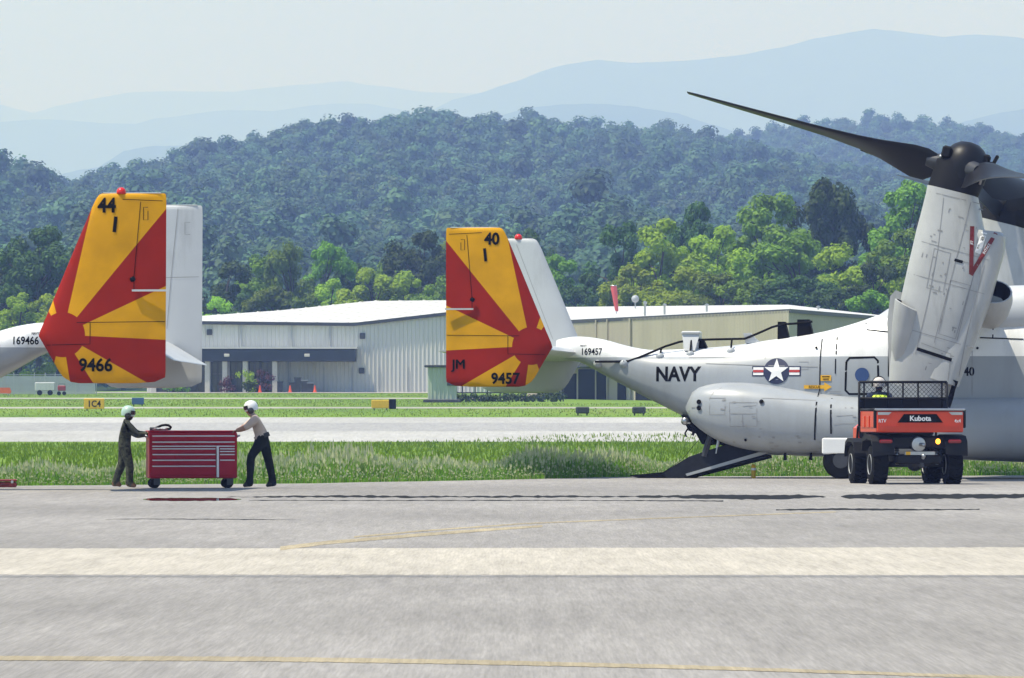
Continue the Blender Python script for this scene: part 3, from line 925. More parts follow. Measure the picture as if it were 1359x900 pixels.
for i in range(1, n, 2):
    f, b = along(front, i / n), along(backr, i / n)
    mb = MB(); mb.tube([f + Vector((0, 0, .03)), b + Vector((0, 0, .03))], .05, 4)
    o = mb.build('roof_seam', M['roofw'], rf); o.matrix_parent_inverse = Matrix.Translation(-Vector(bld.location)) ; o.matrix_parent_inverse = Matrix()
for i in range(3):
    mb = MB(); a, b = Vector(front[i]), Vector(front[i + 1])
    mb.add([a + Vector((0, -.06, -.02)), b + Vector((0, -.06, -.02)), b + Vector((0, -.06, -.32)), a + Vector((0, -.06, -.32)), a + Vector((0, .1, 0)), b + Vector((0, .1, 0)), b + Vector((0, .1, -.34)), a + Vector((0, .1, -.34))],
           [[0, 1, 2, 3], [4, 7, 6, 5], [0, 4, 5, 1], [3, 2, 6, 7]])
    part(mb, 'gutter', M['trimdark'], bld)
# canopy
cz0, cz1 = Z1(480), Z1(464)
mb = MB(); mb.box(((X1(205) + X1(473)) / 2, D1 - 2.0, (cz0 + cz1) / 2), (X1(473) - X1(205), 3.6, cz1 - cz0), bev=.05)
cn = part(mb, 'canopy', M['navy'], bld)
mb = MB(); mb.box(((X1(205) + X1(473)) / 2, D1 - 2.0, cz1 + .16), (X1(473) - X1(205) + .3, 3.9, .22)); part(mb, 'canopy_cap', M['roofw'], bld)
for px in (303, 409):
    mb = MB(); mb.box((X1(px), D1 - 3.95, (cz0 + cz1) / 2), (.55, .16, .3), bev=.04); part(mb, 'flood_lamp', M['column'], bld)
for px in (206, 277, 300, 327, 366):
    mb = MB(); mb.box((X1(px), D1 - 3.3, (zb + cz0) / 2), (.5, .4, cz0 - zb)); part(mb, 'column', M['column'], bld)
for a, b in ((208, 226), (229, 247), (250, 273), (281, 297), (306, 321), (331, 345), (347, 363)):
    mb = MB(); mb.box(((X1(a) + X1(b)) / 2, D1 - .12, (zb + cz0) / 2), (X1(b) - X1(a), .12, cz0 - zb)); w_ = part(mb, 'window', M['glass'], bld)
    mb = MB()
    for k in range(3):
        mb.box((X1(a) + (X1(b) - X1(a)) * k / 2, D1 - .2, (zb + cz0) / 2), (.1, .1, cz0 - zb))
    mb.box(((X1(a) + X1(b)) / 2, D1 - .21, zb + 1.9), (X1(b) - X1(a), .08, .1))
    part(mb, 'window_frame', M['trimdark'], bld)
for px in (320, 387, 438, 383):
    mb = MB(); mb.tube([(X1(px), D1 - .2, Z1(432) if px != 383 else cz0), (X1(px), D1 - .2, cz1 + .3 if px != 383 else zb)], .09, 6); part(mb, 'downpipe', M['grey'], bld)
for px, py in ((278, 441), (481, 446), (480, 492)):
    mb = MB(); mb.box((X1(px), D1 - .2, Z1(py)), (.55, .25, .6), bev=.05); part(mb, 'wall_vent', M['trimdark'], bld)
for px in (430, 467, 503, 542):
    mb = MB(); mb.box((X1(px), D1 - .14, Z1(503)), (.07, .05, Z1(488) - Z1(519))); part(mb, 'door_seam', M['grey'], bld)

# --- beige hangar
bg2 = empty('hangar', W(1045, HY, 548).xy.to_3d() + Vector((0, 0, gz(548))), 0, 'beige ribbed metal hangar with pale roof and dark open bays', 'hangar')
ZE = 9.2
cA = ((700 - CX) * 632 / F, 632.0); cB = ((1047 - CX) * 552 / F, 552.0); cC = ((1205 - CX) * 610 / F, 610.0)
mb = MB(); corr_wall(mb, cA, cB, 1.0, [(0, ZE), (1, ZE)]); part(mb, 'wall', M['sidbeige'], bg2, fix=False)
mb = MB(); corr_wall(mb, cB, cC, 1.0, [(0, ZE), (1, ZE)]); part(mb, 'wall', M['sidbeige'], bg2, fix=False)
rA = ((690 - CX) * 668 / F, 668.0, HC + (HY - 408) * 668 / F); rB = ((1046 - CX) * 640 / F, 640.0, HC + (HY - 404.5) * 640 / F)
cD = (cC[0] + cA[0] - cB[0], cC[1] + cA[1] - cB[1])
mb = MB(); ov = .12
a_, b_ = Vector((cA[0], cA[1] - .4, ZE + ov)), Vector((cB[0] + .1, cB[1] - .4, ZE + ov)); r0, r1 = Vector(rA), Vector(rB); c_ = Vector((cC[0] + .3, cC[1], ZE + ov))
back = Vector((cD[0], cD[1], ZE + ov))
mb.add([a_, b_, r1, r0, c_, back], [[0, 1, 2, 3], [1, 4, 2], [3, 2, 4, 5]])
rf2 = part(mb, 'roof', M['roofw'], bg2, fix=False)
for (p, q) in ((a_, b_), (b_, c_)):
    mb = MB(); mb.add([p + Vector((0, -.05, 0)), q + Vector((0, -.05, 0)), q + Vector((0, -.05, -.3)), p + Vector((0, -.05, -.3)), p + Vector((0, .12, 0)), q + Vector((0, .12, 0)), q + Vector((0, .12, -.3)), p + Vector((0, .12, -.3))], [[0, 1, 2, 3], [4, 7, 6, 5], [0, 4, 5, 1], [3, 2, 6, 7]])
    part(mb, 'gutter', M['trimdark'], bg2)
tv = (Vector(cB) - Vector(cA)).normalized(); ang = math.atan2(tv.y, tv.x); nv = Vector((tv.y, -tv.x))
def on_wall(px):                # point on the long beige wall under an image column
    k = (px - CX) / F
    den = tv.x - k * tv.y
    s = (k * cA[1] - cA[0]) / den
    return Vector(cA) + tv * s
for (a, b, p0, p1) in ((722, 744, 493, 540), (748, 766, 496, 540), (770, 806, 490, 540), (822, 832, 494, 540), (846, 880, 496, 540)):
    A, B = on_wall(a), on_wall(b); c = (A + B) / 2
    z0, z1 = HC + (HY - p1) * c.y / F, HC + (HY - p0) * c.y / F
    mb = MB(); mb.box((c.x + nv.x * .1, c.y + nv.y * .1, (z0 + z1) / 2), ((B - A).length, .16, z1 - z0), Matrix.Rotation(ang, 3, 'Z')); part(mb, 'bay_door', M['bay'], bg2)  # near-black panel paints the shade inside the open bay
A, B = on_wall(715), on_wall(842); c = (A + B) / 2
mb = MB(); mb.box((c.x + nv.x * 1.1, c.y + nv.y * 1.1, HC + (HY - 484) * c.y / F), ((B - A).length, 2.2, .5), Matrix.Rotation(ang, 3, 'Z'), bev=.04); part(mb, 'awning', M['trimdark'], bg2)
for px in (794, 809, 839):
    p_ = on_wall(px); mb = MB(); mb.tube([(p_.x + nv.x * .2, p_.y + nv.y * .2, 2.4), (p_.x + nv.x * .2, p_.y + nv.y * .2, ZE)], .1, 6); part(mb, 'downpipe', M['sidbeige'], bg2)
for px, hgt in ((856, 1.1), (882, .8), (938, .8), (1086, .7)):
    d = 600.0; p_ = Vector(((px - CX) * d / F, d, ZE + (.7 if px < 1000 else .6)))
    mb = MB(); mb.lathe([(.09, -.8), (.09, hgt * .45), (.16, hgt * .48), (.16, hgt * .62), (.03, hgt * .7)], p_, n=10); part(mb, 'roof_vent', M['steel'], bg2)

# --- small green utility shed and rail fence by the 40 fin
ds_ = 560.0; sx_ = (585 - CX) * ds_ / F
shed = empty('utility_shed', (sx_, ds_, gz(ds_)), 0, 'small pale green utility shed with a dark flat roof', 'shed')
mb = MB(); corr_wall(mb, (-.95, -1.2), (1.2, -1.2), -.2, [(0, 2.7), (1, 2.7)], .3, .04); corr_wall(mb, (-.95, 1.2), (-.95, -1.2), -.2, [(0, 2.7), (1, 2.7)], .3, .04); corr_wall(mb, (1.2, -1.2), (1.2, 1.2), -.2, [(0, 2.7), (1, 2.7)], .3, .04); mb.build('wall', M['shedgreen'], shed, fix=False)
mb = MB(); mb.box((.1, 0, 2.8), (2.7, 3.0, .18), bev=.03); mb.build('roof', M['trimdark'], shed)
mb = MB(); mb.box((.85, -1.3, 1.95), (.7, .1, 1.3)); mb.build('louvre', M['trimdark'], shed)
mb = MB(); mb.box((.1, -.1, -.02), (2.9, 3.2, .5), bev=.05); mb.build('plinth', M['trimdark'], shed)

df = 575.0
fn = empty('rail_fence', ((664 - CX) * df / F, df, gz(df)), 0, 'low dark post and rail fence under the fin numbered 40', 'fence')
for k in range(11):
    mb = MB(); mb.box(((k - 5) * 1.0, 0, .75), (.1, .1, 1.5)); mb.build('post', M['trimdark'], fn)
for z in (.35, .7, 1.35):
    mb = MB(); mb.box((0, -.06, z), (10.2, .05, .09)); mb.build('rail', M['trimdark'], fn)
hd = empty('clipped_hedge', ((668 - CX) * 568 / F, 568, gz(568)), 0, 'low dark clipped hedge in front of the rail fence', 'hedge')
g = np.random.default_rng(77)
V, Fq = leaf_cloud([(x, g.uniform(-.3, .3), g.uniform(.2, .5), g.uniform(.3, .45)) for x in np.arange(-4.8, 4.8, .22)], 60, .2, g)
link('foliage', np_mesh('foliage', V, Fq, L_dark), hd)
for x in np.arange(-4.5, 4.6, .75):
    mb = MB(); mb.tube([(x, 0, -.1), (x + .05, 0, .4)], [.04, .02], 5); mb.build('stem', BARK, hd)

# --- grey slatted fence on the left
dl = 700.0
fg = empty('slat_fence', ((45 - CX) * dl / F, dl, gz(dl)), 0, 'grey slatted yard fence beyond the fuselage of aircraft 44', 'fence')
mb = MB(); mb.box((0, 0, .9), (.085, .03, 1.75)); slat = mb.mesh('slat', M['grey'])
for k in range(120):
    o = link('slat', slat, fg); o.location = ((k - 60) * .1, 0, .05)
for k in range(7):
    mb = MB(); mb.tube([((k - 3) * 2.0 + .05, .08, -.1), ((k - 3) * 2.0 + .05, .08, 2.15)], .05, 6); mb.build('post', M['steel'], fg)
mb = MB(); mb.box((0, .05, 1.95), (12.2, .04, .05)); mb.build('rail', M['steel'], fg)

# ================================================================== airfield furniture
def sign(px, py_base, wpx, hpx, d, txt, face, ink, label, body=True, cat='sign'):
    k = d / F; z = HC + (HY - py_base) * k; z = gz(d)
    r = empty('airfield_sign', ((px - CX) * k, d, z), 0, label, cat, 'airfield signs along the runway')
    w, h = wpx * k, hpx * k
    mb = MB(); mb.box((0, 0, .12 + h / 2), (w, .22, h), bev=.03); mb.build('panel', face, r)
    for s in (-1, 1):
        mb = MB(); mb.tube([(s * w * .35, 0, -.1), (s * w * .35, 0, .16)], .04, 6); mb.build('leg', M['darkmetal'], r)
    if txt:
        vs, fs = text2d(txt, h * .62, .9, .02)
        mb = MB(); mb.add([(x, -.118, .12 + h / 2 + y) for x, y in vs], fs); mb.build('lettering', ink, r, fix=False)
    return r
SY = paint('sign yellow', (.72, .42, .02), .5, .1, 2); SB = paint('sign blue', (.03, .09, .22), .5, .1, 2)
sign(125, 544, 27, 14, 447, '1C4', SY, M['ink'], 'yellow airfield sign with dark characters beyond the runway')
sign(183, 538, 16, 9, 500, None, SB, M['ink'], 'small blue airfield sign in the far grass')
r = sign(505, 544, 24, 11, 452, None, SY, M['ink'], 'yellow and black airfield sign in front of the white hangar')
mb = MB(); mb.box((.75, -.03, .38), (.45, .26, .62), bev=.03); mb.build('black_panel', M['ink'], r)
for px, l in ((773, 'dark boxy runway light housing nearer the yellow sign'), (848, 'dark boxy runway light housing below the tail boom')):
    d = 418.0; k = d / F
    r = empty('runway_light', ((px - CX) * k, d, gz(d)), 0, l, 'light', 'runway light housings')
    mb = MB(); mb.box((0, 0, .32), (.78, .5, .4), bev=.06); mb.build('housing', M['darkmetal'], r)
    mb = MB(); mb.box((0, -.26, .33), (.55, .03, .22)); mb.build('lens', M['glass'], r)
    for s in (-1, 1):
        mb = MB(); mb.tube([(s * .26, 0, -.05), (s * .26, 0, .14)], .05, 6); mb.build('leg', M['darkmetal'], r)

# windsock
dw = 640.0
ws = empty('windsock', ((818 - CX) * dw / F, dw, gz(dw)), 0, 'faded red windsock hanging limp beside the roof vents', 'windsock')
zt_ = HC + (HY - 378) * dw / F
mb = MB(); mb.tube([(0, 0, 0), (0, 0, zt_ - gz(dw))], [.07, .04], 8); mb.build('pole', M['steel'], ws)
hh_ = zt_ - gz(dw)
SK = paint('windsock red', (.55, .09, .09), .8, .15, 1)
mb = MB(); mb.lathe([(.26, 0), (.28, -.3), (.24, -.9), (.2, -1.5), (.16, -2.1), (.12, -2.25)], (-.26, 0, hh_ - .1), n=12, rot=None, caps=False)
mb.v = [(x + (z - hh_) * -.13, y, z) for x, y, z in mb.v]; mb.build('sock', SK, ws, True, False)
mb = MB(); mb.lathe([(.28, -.03), (.3, 0), (.28, .03)], (-.26, 0, hh_ - .08), n=12); mb.build('hoop', M['steel'], ws)
# radar ball on mast
db = 650.0
rb = empty('weather_mast', ((843 - CX) * db / F, db, gz(db)), 0, 'slim weather mast with a round grey ball on top', 'mast')
zt_ = HC + (HY - 396) * db / F - gz(db)
mb = MB(); mb.tube([(0, 0, 0), (0, 0, zt_ - .3)], [.08, .05], 8); mb.build('pole', M['steel'], rb)
mb = MB(); mb.sphere((0, 0, zt_ - .05), .34, 14, 10); mb.build('ball', M['grey'], rb, True)

# utility trailer, generator, barrier, cones, bins, hangar shrubs
du = 690.0; ku = du / F
tr_ = empty('utility_trailer', ((60 - CX) * ku, du, gz(du)), 0, 'white box utility trailer on the grass below the grey fence', 'trailer')
mb = MB(); mb.box((0, 0, .85), (1.9, 1.1, .8), bev=.06); mb.build('body', M['white'], tr_)
for s in (-.5, .5):
    mb = MB(); mb.lathe([(.12, -.08), (.26, -.07), (.26, .07), (.12, .08)], (s, -.5, .26), 'Y', 12); mb.build('wheel', M['rubber'], tr_)
mb = MB(); mb.tube([(0, 0, 1.2), (0, 0, 2.2)], .05, 6); mb.build('post', M['steel'], tr_)
RG = paint('red machine', (.32, .03, .03), .5, .2, 2)
gn = empty('generator', ((82 - CX) * ku, du, gz(du)), 0, 'small dark red wheeled generator beside the white trailer', 'generator')
mb = MB(); mb.box((0, 0, .7), (.75, .6, .5), bev=.06); mb.build('body', RG, gn)
for s in (-.25, .25):
    mb = MB(); mb.lathe([(.06, -.05), (.2, -.04), (.2, .04), (.06, .05)], (s, -.3, .2), 'Y', 10); mb.build('wheel', M['rubber'], gn)
mb = MB(); mb.tube([(-.3, 0, .9), (-.3, 0, 1.1), (.3, 0, 1.1), (.3, 0, .9)], .025, 6); mb.build('handle', M['darkmetal'], gn)
OR = paint('orange barrier', (.75, .14, .03), .6, .1, 2)
br_ = empty('low_barrier', ((4 - CX) * ku, du, gz(du)), 0, 'low orange and white barrier lying on the far grass', 'barrier')
mb = MB(); mb.prism([(-.8, .35), (-.65, .75), (.65, .75), (.8, .35), (.7, .2), (-.7, .2)], -.3, .3); mb.build('body', OR, br_)
for s in (-.5, .5):
    mb = MB(); mb.box((s, 0, .1), (.2, .5, .25)); mb.build('foot', M['column'], br_)
CN = paint('cone orange', (.8, .10, .02), .5, .08, 2)
for i, (px, d) in enumerate(((345, 732), (385, 733), (418, 734))):
    c = empty('traffic_cone', ((px - CX) * d / F, d, gz(d) + .04), 0, ['orange traffic cone in front of the glazed bays', 'orange traffic cone beside the dark bins', 'orange traffic cone at the end of the row of bins'][i], 'cone', 'cones at the hangar')
    mb = MB(); mb.lathe([(.18, .05), (.14, .2), (.07, .6), (.05, .72)], n=10); mb.build('cone', CN, c)
    mb = MB(); mb.box((0, 0, .03), (.42, .42, .06)); mb.build('base', CN, c)
for i, (px, h) in enumerate(((388, .9), (395, 1.4), (404, 1.15), (412, .9), (371, 1.0))):
    d = 737.0
    b_ = empty('waste_bin', ((px - CX) * d / F, d, gz(d) + .04), 0, ['short dark bin left of the tall bin', 'tallest dark bin by the hangar wall', 'lidded dark bin right of the tall bin', 'small dark bin at the end of the row', 'dark bin next to the glazed bays'][i], 'bin', 'bins at the hangar wall')
    mb = MB(); mb.box((0, 0, h / 2), (.6, .6, h), taper=1.12); mb.build('body', M['darkmetal'], b_)
    mb = MB(); mb.box((0, 0, h + .05), (.74, .74, .1), bev=.03); mb.build('lid', M['grey'] if i in (2, 3) else M['trimdark'], b_)
PURP = leafmat('purple leaf', (.10, .035, .045), .4, .2)
for i, (px, d, mt, wd_, ht, lb) in enumerate(((300, 734, PURP, 1.0, 1.6, 'round purple leaved bush before the glazed bays'), (333, 733, L_brt, .9, 2.6, 'upright yellow green bush between the columns'), (330, 731, L_dark, .9, .9, 'low blue green bush at the foot of the upright one'), (351, 735, PURP, 1.1, 2.5, 'tall purple leaved bush beside the cone'), (236, 733, L_mid, 1.0, 1.4, 'green bush behind the bottom of the 44 fin'))):
    s_ = empty('garden_bush', ((px - CX) * d / F, d, gz(d) + .03), 0, lb, 'bush', 'bushes at the white hangar')
    g = np.random.default_rng(300 + i)
    cl = [(g.normal(0, .4) * wd_, g.normal(0, .4) * wd_, .3 + g.random() * ht * .75, .42) for _ in range(16)]
    V, Fq = leaf_cloud(cl, 45, .2, g); link('foliage', np_mesh('foliage', V, Fq, mt), s_)
    mb = MB(); mb.tube([(0, 0, -.1), (.05, 0, ht * .6)], [.06, .03], 6); mb.build('stem', BARK, s_)
# ================================================================== tiltrotor aircraft
YF = 2.72                                     # half distance between the fins
def craft_matrix(loc, rz, roll):
    return Matrix.Translation(loc) @ Euler((roll, 0, rz), 'XYZ').to_matrix().to_4x4()
ROLL40 = R(-1.2)
M40 = craft_matrix((-1.05, 159.7, 0), R(-8), ROLL40)
ROLL44 = R(.7)
M44 = craft_matrix((-6.096, 134.2, 0), R(175.5), ROLL44)

def local_pt(Mw, px, py, yl):
    """image point -> (u, w) on the aircraft's local plane y = yl"""
    inv = Mw.inverted()
    o = inv @ Vector((0, 0, HC)); p = inv @ W(px, py, 150.0)
    t = (yl - o.y) / (p.y - o.y)
    q = o + (p - o) * t
    return (q.x, q.z)
def A(px, py, yl=-1.2): return local_pt(M40, px, py, yl)

def superring(u, zc, hz_, yc, hy_, n=28, e_top=2.4, e_bot=3.0):
    ring = []
    for k in range(n):
        a = 2 * math.pi * k / n; c, s = math.cos(a), math.sin(a)
        e = e_top if s >= 0 else e_bot
        ring.append(Vector((u, yc + hy_ * math.copysign(abs(c) ** (2 / e), c), zc + hz_ * math.copysign(abs(s) ** (2 / e), s))))
    return ring

def smooth_stations(st, n):
    """monotone resample of station tuples along the first value"""
    st = np.array(st, float); x = st[:, 0]
    xs = np.linspace(0, 1, n); xs = x[0] + (x[-1] - x[0]) * xs
    out = [xs]
    for c in range(1, st.shape[1]):
        y = st[:, c]; m = np.gradient(y, x)
        i = np.clip(np.searchsorted(x, xs) - 1, 0, len(x) - 2)
        h = x[i + 1] - x[i]; t = (xs - x[i]) / h
        out.append((1 + 2 * t) * (1 - t) ** 2 * y[i] + t * (1 - t) ** 2 * h * m[i] + t * t * (3 - 2 * t) * y[i + 1] + t * t * (t - 1) * h * m[i + 1])
    return np.stack(out, 1)

# ---- shared meshes, modelled in the aircraft's own metres (nose +X, port +Y)
AM = {}
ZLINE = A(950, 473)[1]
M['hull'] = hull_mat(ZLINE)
FCU, FCW = local_pt(M40, 705.5, 459.5, -YF)
M['burst'] = sunburst_mat(FCU, FCW, .41)

# fuselage
FS = []
for px, t, b, hw in ((730, 449, 474, .22), (745, 445.5, 476, .36), (760, 444.5, 478.5, .44), (790, 448, 494, .58), (820, 456, 510, .72), (850, 462, 526, .84), (880, 462, 541, .93), (920, 460, 562, 1.02), (960, 457, 583, 1.09), (1005, 450.5, 601, 1.13), (1050, 444, 603, 1.15), (1090, 437, 603.5, 1.15), (1130, 426, 604, 1.15), (1165, 414, 604, 1.15), (1200, 407, 604, 1.15), (1300, 404, 605, 1.15), (1400, 404, 605, 1.15), (1470, 414, 604, 1.13), (1530, 440, 601, 1.06), (1580, 478, 596, .94), (1625, 520, 588, .7), (1652, 552, 576, .28)):
    u, zt = A(px, t); _, zb_ = A(px, b); FS.append((u, zt, zb_, hw))
st = smooth_stations(FS, 90)
mb = MB(); mb.loft([superring(u, (a + b) / 2, max(.03, (a - b) / 2), 0, max(.03, h), 32, 2.5, 3.6) for u, a, b, h in st])
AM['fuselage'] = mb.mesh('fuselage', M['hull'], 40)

# sponsons
SS = []
for px, t, b, hw in ((904, 538, 543, .06), (908, 527, 553, .26), (918, 516, 564, .44), (940, 508.5, 580, .62), (970, 506.5, 592, .74), (1005, 508.5, 599, .80), (1045, 515, 602.5, .84), (1085, 521.5, 603.5, .86), (1140, 526.5, 604.5, .86), (1220, 527, 606, .86), (1300, 527.5, 609, .86), (1359, 528, 611, .86), (1410, 533, 610, .8), (1450, 545, 604, .6), (1470, 560, 590, .3)):
    u, zt = A(px, t, -1.9); _, zb_ = A(px, b, -1.9); SS.append((u, zt, zb_, hw))
st = smooth_stations(SS, 60)
def sponson(side):
    mb = MB()
    mb.loft([superring(u, (a + b) / 2, max(.02, (a - b) / 2), side * (1.0 + .12 * min(1, h)), max(.03, h), 28, 2.5, 2.7) for u, a, b, h in st])
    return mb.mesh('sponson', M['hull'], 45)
AM['sponson'] = {s: sponson(s) for s in (-1, 1)}

# fins
FN = []
for py, l, r in ((302.5, 594, 663), (304, 592.5, 666.5), (308, 592.2, 669.5), (316, 592, 673.5), (360, 592, 692), (410, 592, 712.5), (440, 592, 725), (455, 592, 731.5), (461, 592, 733.2), (468, 592, 729), (485, 592, 719), (500, 592, 710.5), (507, 592.5, 705), (512, 604, 697), (513.5, 625, 688)):
    u0, w = A(l, py, -YF); u1, _ = A(r, py, -YF); FN.append((w, u0, u1))
def foil(x0, x1, w, y0, th, n=12):
    c = x1 - x0; pts = []
    for k in range(n + 1):
        t = .5 * (1 - math.cos(math.pi * k / n)); x = 1 - t
        yy = 5 * th * (.2969 * math.sqrt(t) - .126 * t - .3516 * t * t + .2843 * t ** 3 - .1015 * t ** 4)
        pts.append((x, yy))
    up = [Vector((x0 + x * c, y0 + y * c, w)) for x, y in pts]; dn = [Vector((x0 + x * c, y0 - y * c - .001, w)) for x, y in pts[-2:0:-1]]
    return up + dn
def fin(side):
    mb = MB(); rings = []
    for i, (w, a, b) in enumerate(FN):
        rings.append(foil(a, b, w, side * YF, .10 if 0 < i < len(FN) - 1 else .05))
    mb.loft(rings)
    me = mb.mesh('fin', [M['white'], M['burst']], 50)
    mi = []
    for p in me.polygons:
        mi.append(1 if p.normal.y * side > .02 else 0)
    me.polygons.foreach_set('material_index', mi)
    return me
AM['fin'] = {s: fin(s) for s in (-1, 1)}
TOPW = FN[0][0]

# tailplane and elevator
ut0, wt0 = A(690, 466, -1.5)
def plane_loft(secs, mat, name):
    mb = MB(); rings = []
    for y, x0, x1, w, th in secs:
        r = foil(x0, x1, 0, 0, th, 8); rings.append([Vector((p.x, y, w + p.y)) for p in r])
    mb.loft(rings); return mb.mesh(name, mat, 40)
u_le = A(716, 462, -YF)[0]; u_h = A(630, 462, -YF)[0]
AM['tailplane'] = plane_loft([(-YF, u_h - .1, u_le + .15, wt0, .14), (0, u_h - .1, u_le + .55, wt0, .14), (YF, u_h - .1, u_le + .15, wt0, .14)], M['white'], 'tailplane')

# wing
uw0, uw1 = A(1196, 420, -6.4)[0], A(1345, 420, -6.4)[0]
ww = A(1250, 418, -6.4)[1]
def wing_mesh():
    secs = []
    for y in (-6.5, -3.2, -1.2, 0, 1.2, 3.2, 6.5):
        sw = .10 * abs(y); z = 3.52 + .01 * abs(y)
        secs.append((y, 9.5 + sw, 11.75 + sw, z, .2))
    return plane_loft(secs, M['white'], 'wing')
AM['wing'] = wing_mesh()
CF = []
for px, t, b, hw in ((1155, 425, 445, .3), (1185, 405, 450, .7), (1220, 392, 450, .9), (1270, 384, 450, 1.0), (1330, 379, 450, 1.02), (1359, 378, 450, 1.0), (1420, 383, 450, .9), (1480, 405, 450, .6), (1505, 425, 445, .25)):
    u, a = A(px, t, -.3); _, b_ = A(px, b, -.3); CF.append((u, a, b_, hw))
st = smooth_stations(CF, 36)
mb = MB(); mb.loft([superring(u, (a + b) / 2, (a - b) / 2, 0, h, 24, 2.4, 3) for u, a, b, h in st]); AM['wing_fairing'] = mb.mesh('wing_fairing', M['white'], 45)

# nacelle (modelled starboard, mirrored to port)
YN = 7.05
NS = []           # along the axis from exhaust to rotor: left point, right point, half width
for (lx, ly), (rx, ry), hw in (((1180, 508), (1262, 532), .50), ((1181, 488), (1270, 512), .55), ((1184, 462), (1281, 488), .60), ((1190, 430), (1293, 456), .64), ((1196, 396), (1303, 424), .66), ((1204, 360), (1311, 390), .66), ((1211, 330), (1316, 358), .65), ((1217, 304), (1315, 330), .62), ((1223, 282), (1306, 303), .58), ((1229, 258), (1301, 277), .54), ((1231.5, 246), (1298, 262.5), .525)):
    NS.append((A(lx, ly, -YN), A(rx, ry, -YN), hw))
def nac_ring(L_, R_, hw, n=28, e=3.0):
    cx, cz = (L_[0] + R_[0]) / 2, (L_[1] + R_[1]) / 2; ax, az = (R_[0] - L_[0]) / 2, (R_[1] - L_[1]) / 2
    ring = []
    for k in range(n):
        a = 2 * math.pi * k / n; c, s = math.cos(a), math.sin(a)
        cc = math.copysign(abs(c) ** (2 / e), c); ss = math.copysign(abs(s) ** (2 / e), s)
        ring.append(Vector((cx + ax * cc, -YN + hw * ss, cz + az * cc)))
    return ring
def mirrored(me, name):
    m2 = me.copy(); m2.name = name
    m2.transform(Matrix.Scale(-1, 4, (0, 1, 0))); m2.flip_normals()
    return m2
mb = MB(); mb.loft([nac_ring(*s) for s in NS])
AM['nacelle'] = mb.mesh('nacelle_body', M['nacelle'], 35)
# black cowl ring above
L1, R1, _ = NS[-1]; L2, R2 = A(1239, 223, -YN), A(1308, 240, -YN)
mb = MB(); mb.loft([nac_ring(Vector(L1).lerp(Vector(R1), .004), Vector(R1).lerp(Vector(L1), .004), .52, 28, 2.6), nac_ring(L2, R2, .5, 28, 2.3), nac_ring(A(1243, 210, -YN), A(1310, 226, -YN), .47, 28, 2.2)])
AM['cowl'] = mb.mesh('cowl', M['black'], 35)
# intake hump on the forward edge
IN = []
for (lx, ly), (rx, ry), hw in (((1268, 303), (1330, 309), .30), ((1262, 309), (1335, 315), .36), ((1258, 322), (1334, 334), .38), ((1256, 350), (1326, 362), .40), ((1252, 385), (1315, 402), .42), ((1246, 420), (1302, 436), .44), ((1238, 462), (1286, 476), .46), ((1230, 500), (1272, 514), .44)):
    IN.append((A(lx, ly, -YN), A(rx, ry, -YN), hw))
mb = MB(); mb.loft([nac_ring(*s, 24, 4.0) for s in IN])
for i, v in enumerate(mb.v): mb.v[i] = (v[0], v[1] - .13, v[2])
AM['intake'] = mb.mesh('intake_housing', M['nacelle'], 35)
# oil cooler scoop on the aft edge
def ring_on(axis_pt, axis, a_dir, ra, rb, n=20):
    b_dir = axis.cross(a_dir).normalized()
    return [axis_pt + a_dir * ra * math.cos(2 * math.pi * k / n) + b_dir * rb * math.sin(2 * math.pi * k / n) for k in range(n)]
p_lo, p_hi = A(1198, 466, -YN), A(1206, 406, -YN)
lo = Vector((p_lo[0], -YN - .42, p_lo[1])); hi = Vector((p_hi[0], -YN - .52, p_hi[1])); axv = (hi - lo).normalized()
ad = Vector((1, 0, -.25)); ad = (ad - axv * ad.dot(axv)).normalized()
tilt = Vector((0, 0, 0))
mb = MB()
rg = [ring_on(lo - axv * .25, axv, ad, .10, .06), ring_on(lo, axv, ad, .20, .16), ring_on(lo.lerp(hi, .5), axv, ad, .25, .23), ring_on(hi, axv, ad, .26, .25)]
rg[-1] = [p + Vector((0, 0, -.0)) + axv * (-.10 * (p - hi).dot(ad) / .26) for p in rg[-1]]
inner = [hi + (p - hi) * .84 + axv * .015 for p in rg[-1]]; deep = [hi + (p - hi) * .7 - axv * .3 for p in rg[-1]]
mb.loft(rg + [inner], caps=False); mb.loft([inner, deep], caps=False, mi=1); mb.add(deep, [list(range(20))], 1)
AM['scoop'] = mb.mesh('oil_cooler_scoop', [M['nacelle'], M['bay']], 40)
# pivot fairing behind, on the aft edge
PF = [A(1183, 394, -YN + .2), A(1190, 386, -YN + .2), A(1202, 390, -YN + .2), A(1200, 500, -YN + .2), A(1182, 500, -YN + .2), A(1179, 430, -YN + .2)]
mb = MB(); mb.prism(PF, -YN - .1, -YN + .3); AM['pivot'] = mb.mesh('pivot_fairing', M['nacelle'], 30)
# round blower duct on the forward inboard side
pc = A(1316, 402, -YN + .45); cpt = Vector((pc[0], -YN + .45, pc[1])); axd = Vector((.12, -.62, .78)).normalized(); dd = Vector((.9, 0, -.25)); dd = (dd - axd * dd.dot(axd)).normalized()
mb = MB()
rr = [ring_on(cpt - axd * .5, axd, dd, .24, .24), ring_on(cpt - axd * .25, axd, dd, .38, .38), ring_on(cpt + axd * .08, axd, dd, .44, .44), ring_on(cpt + axd * .3, axd, dd, .41, .41)]
rr2 = [ring_on(cpt + axd * .3, axd, dd, .38, .38), ring_on(cpt - axd * .2, axd, dd, .33, .33)]
mb.loft(rr + [rr2[0]], caps=False); mb.loft(rr2, caps=False, mi=1); mb.add(rr2[1], [list(range(20))], 1); mb.add(rr[0], [list(range(19, -1, -1))], 0)
AM['duct'] = mb.mesh('blower_duct', [M['nacelle'], M['bay']], 40)

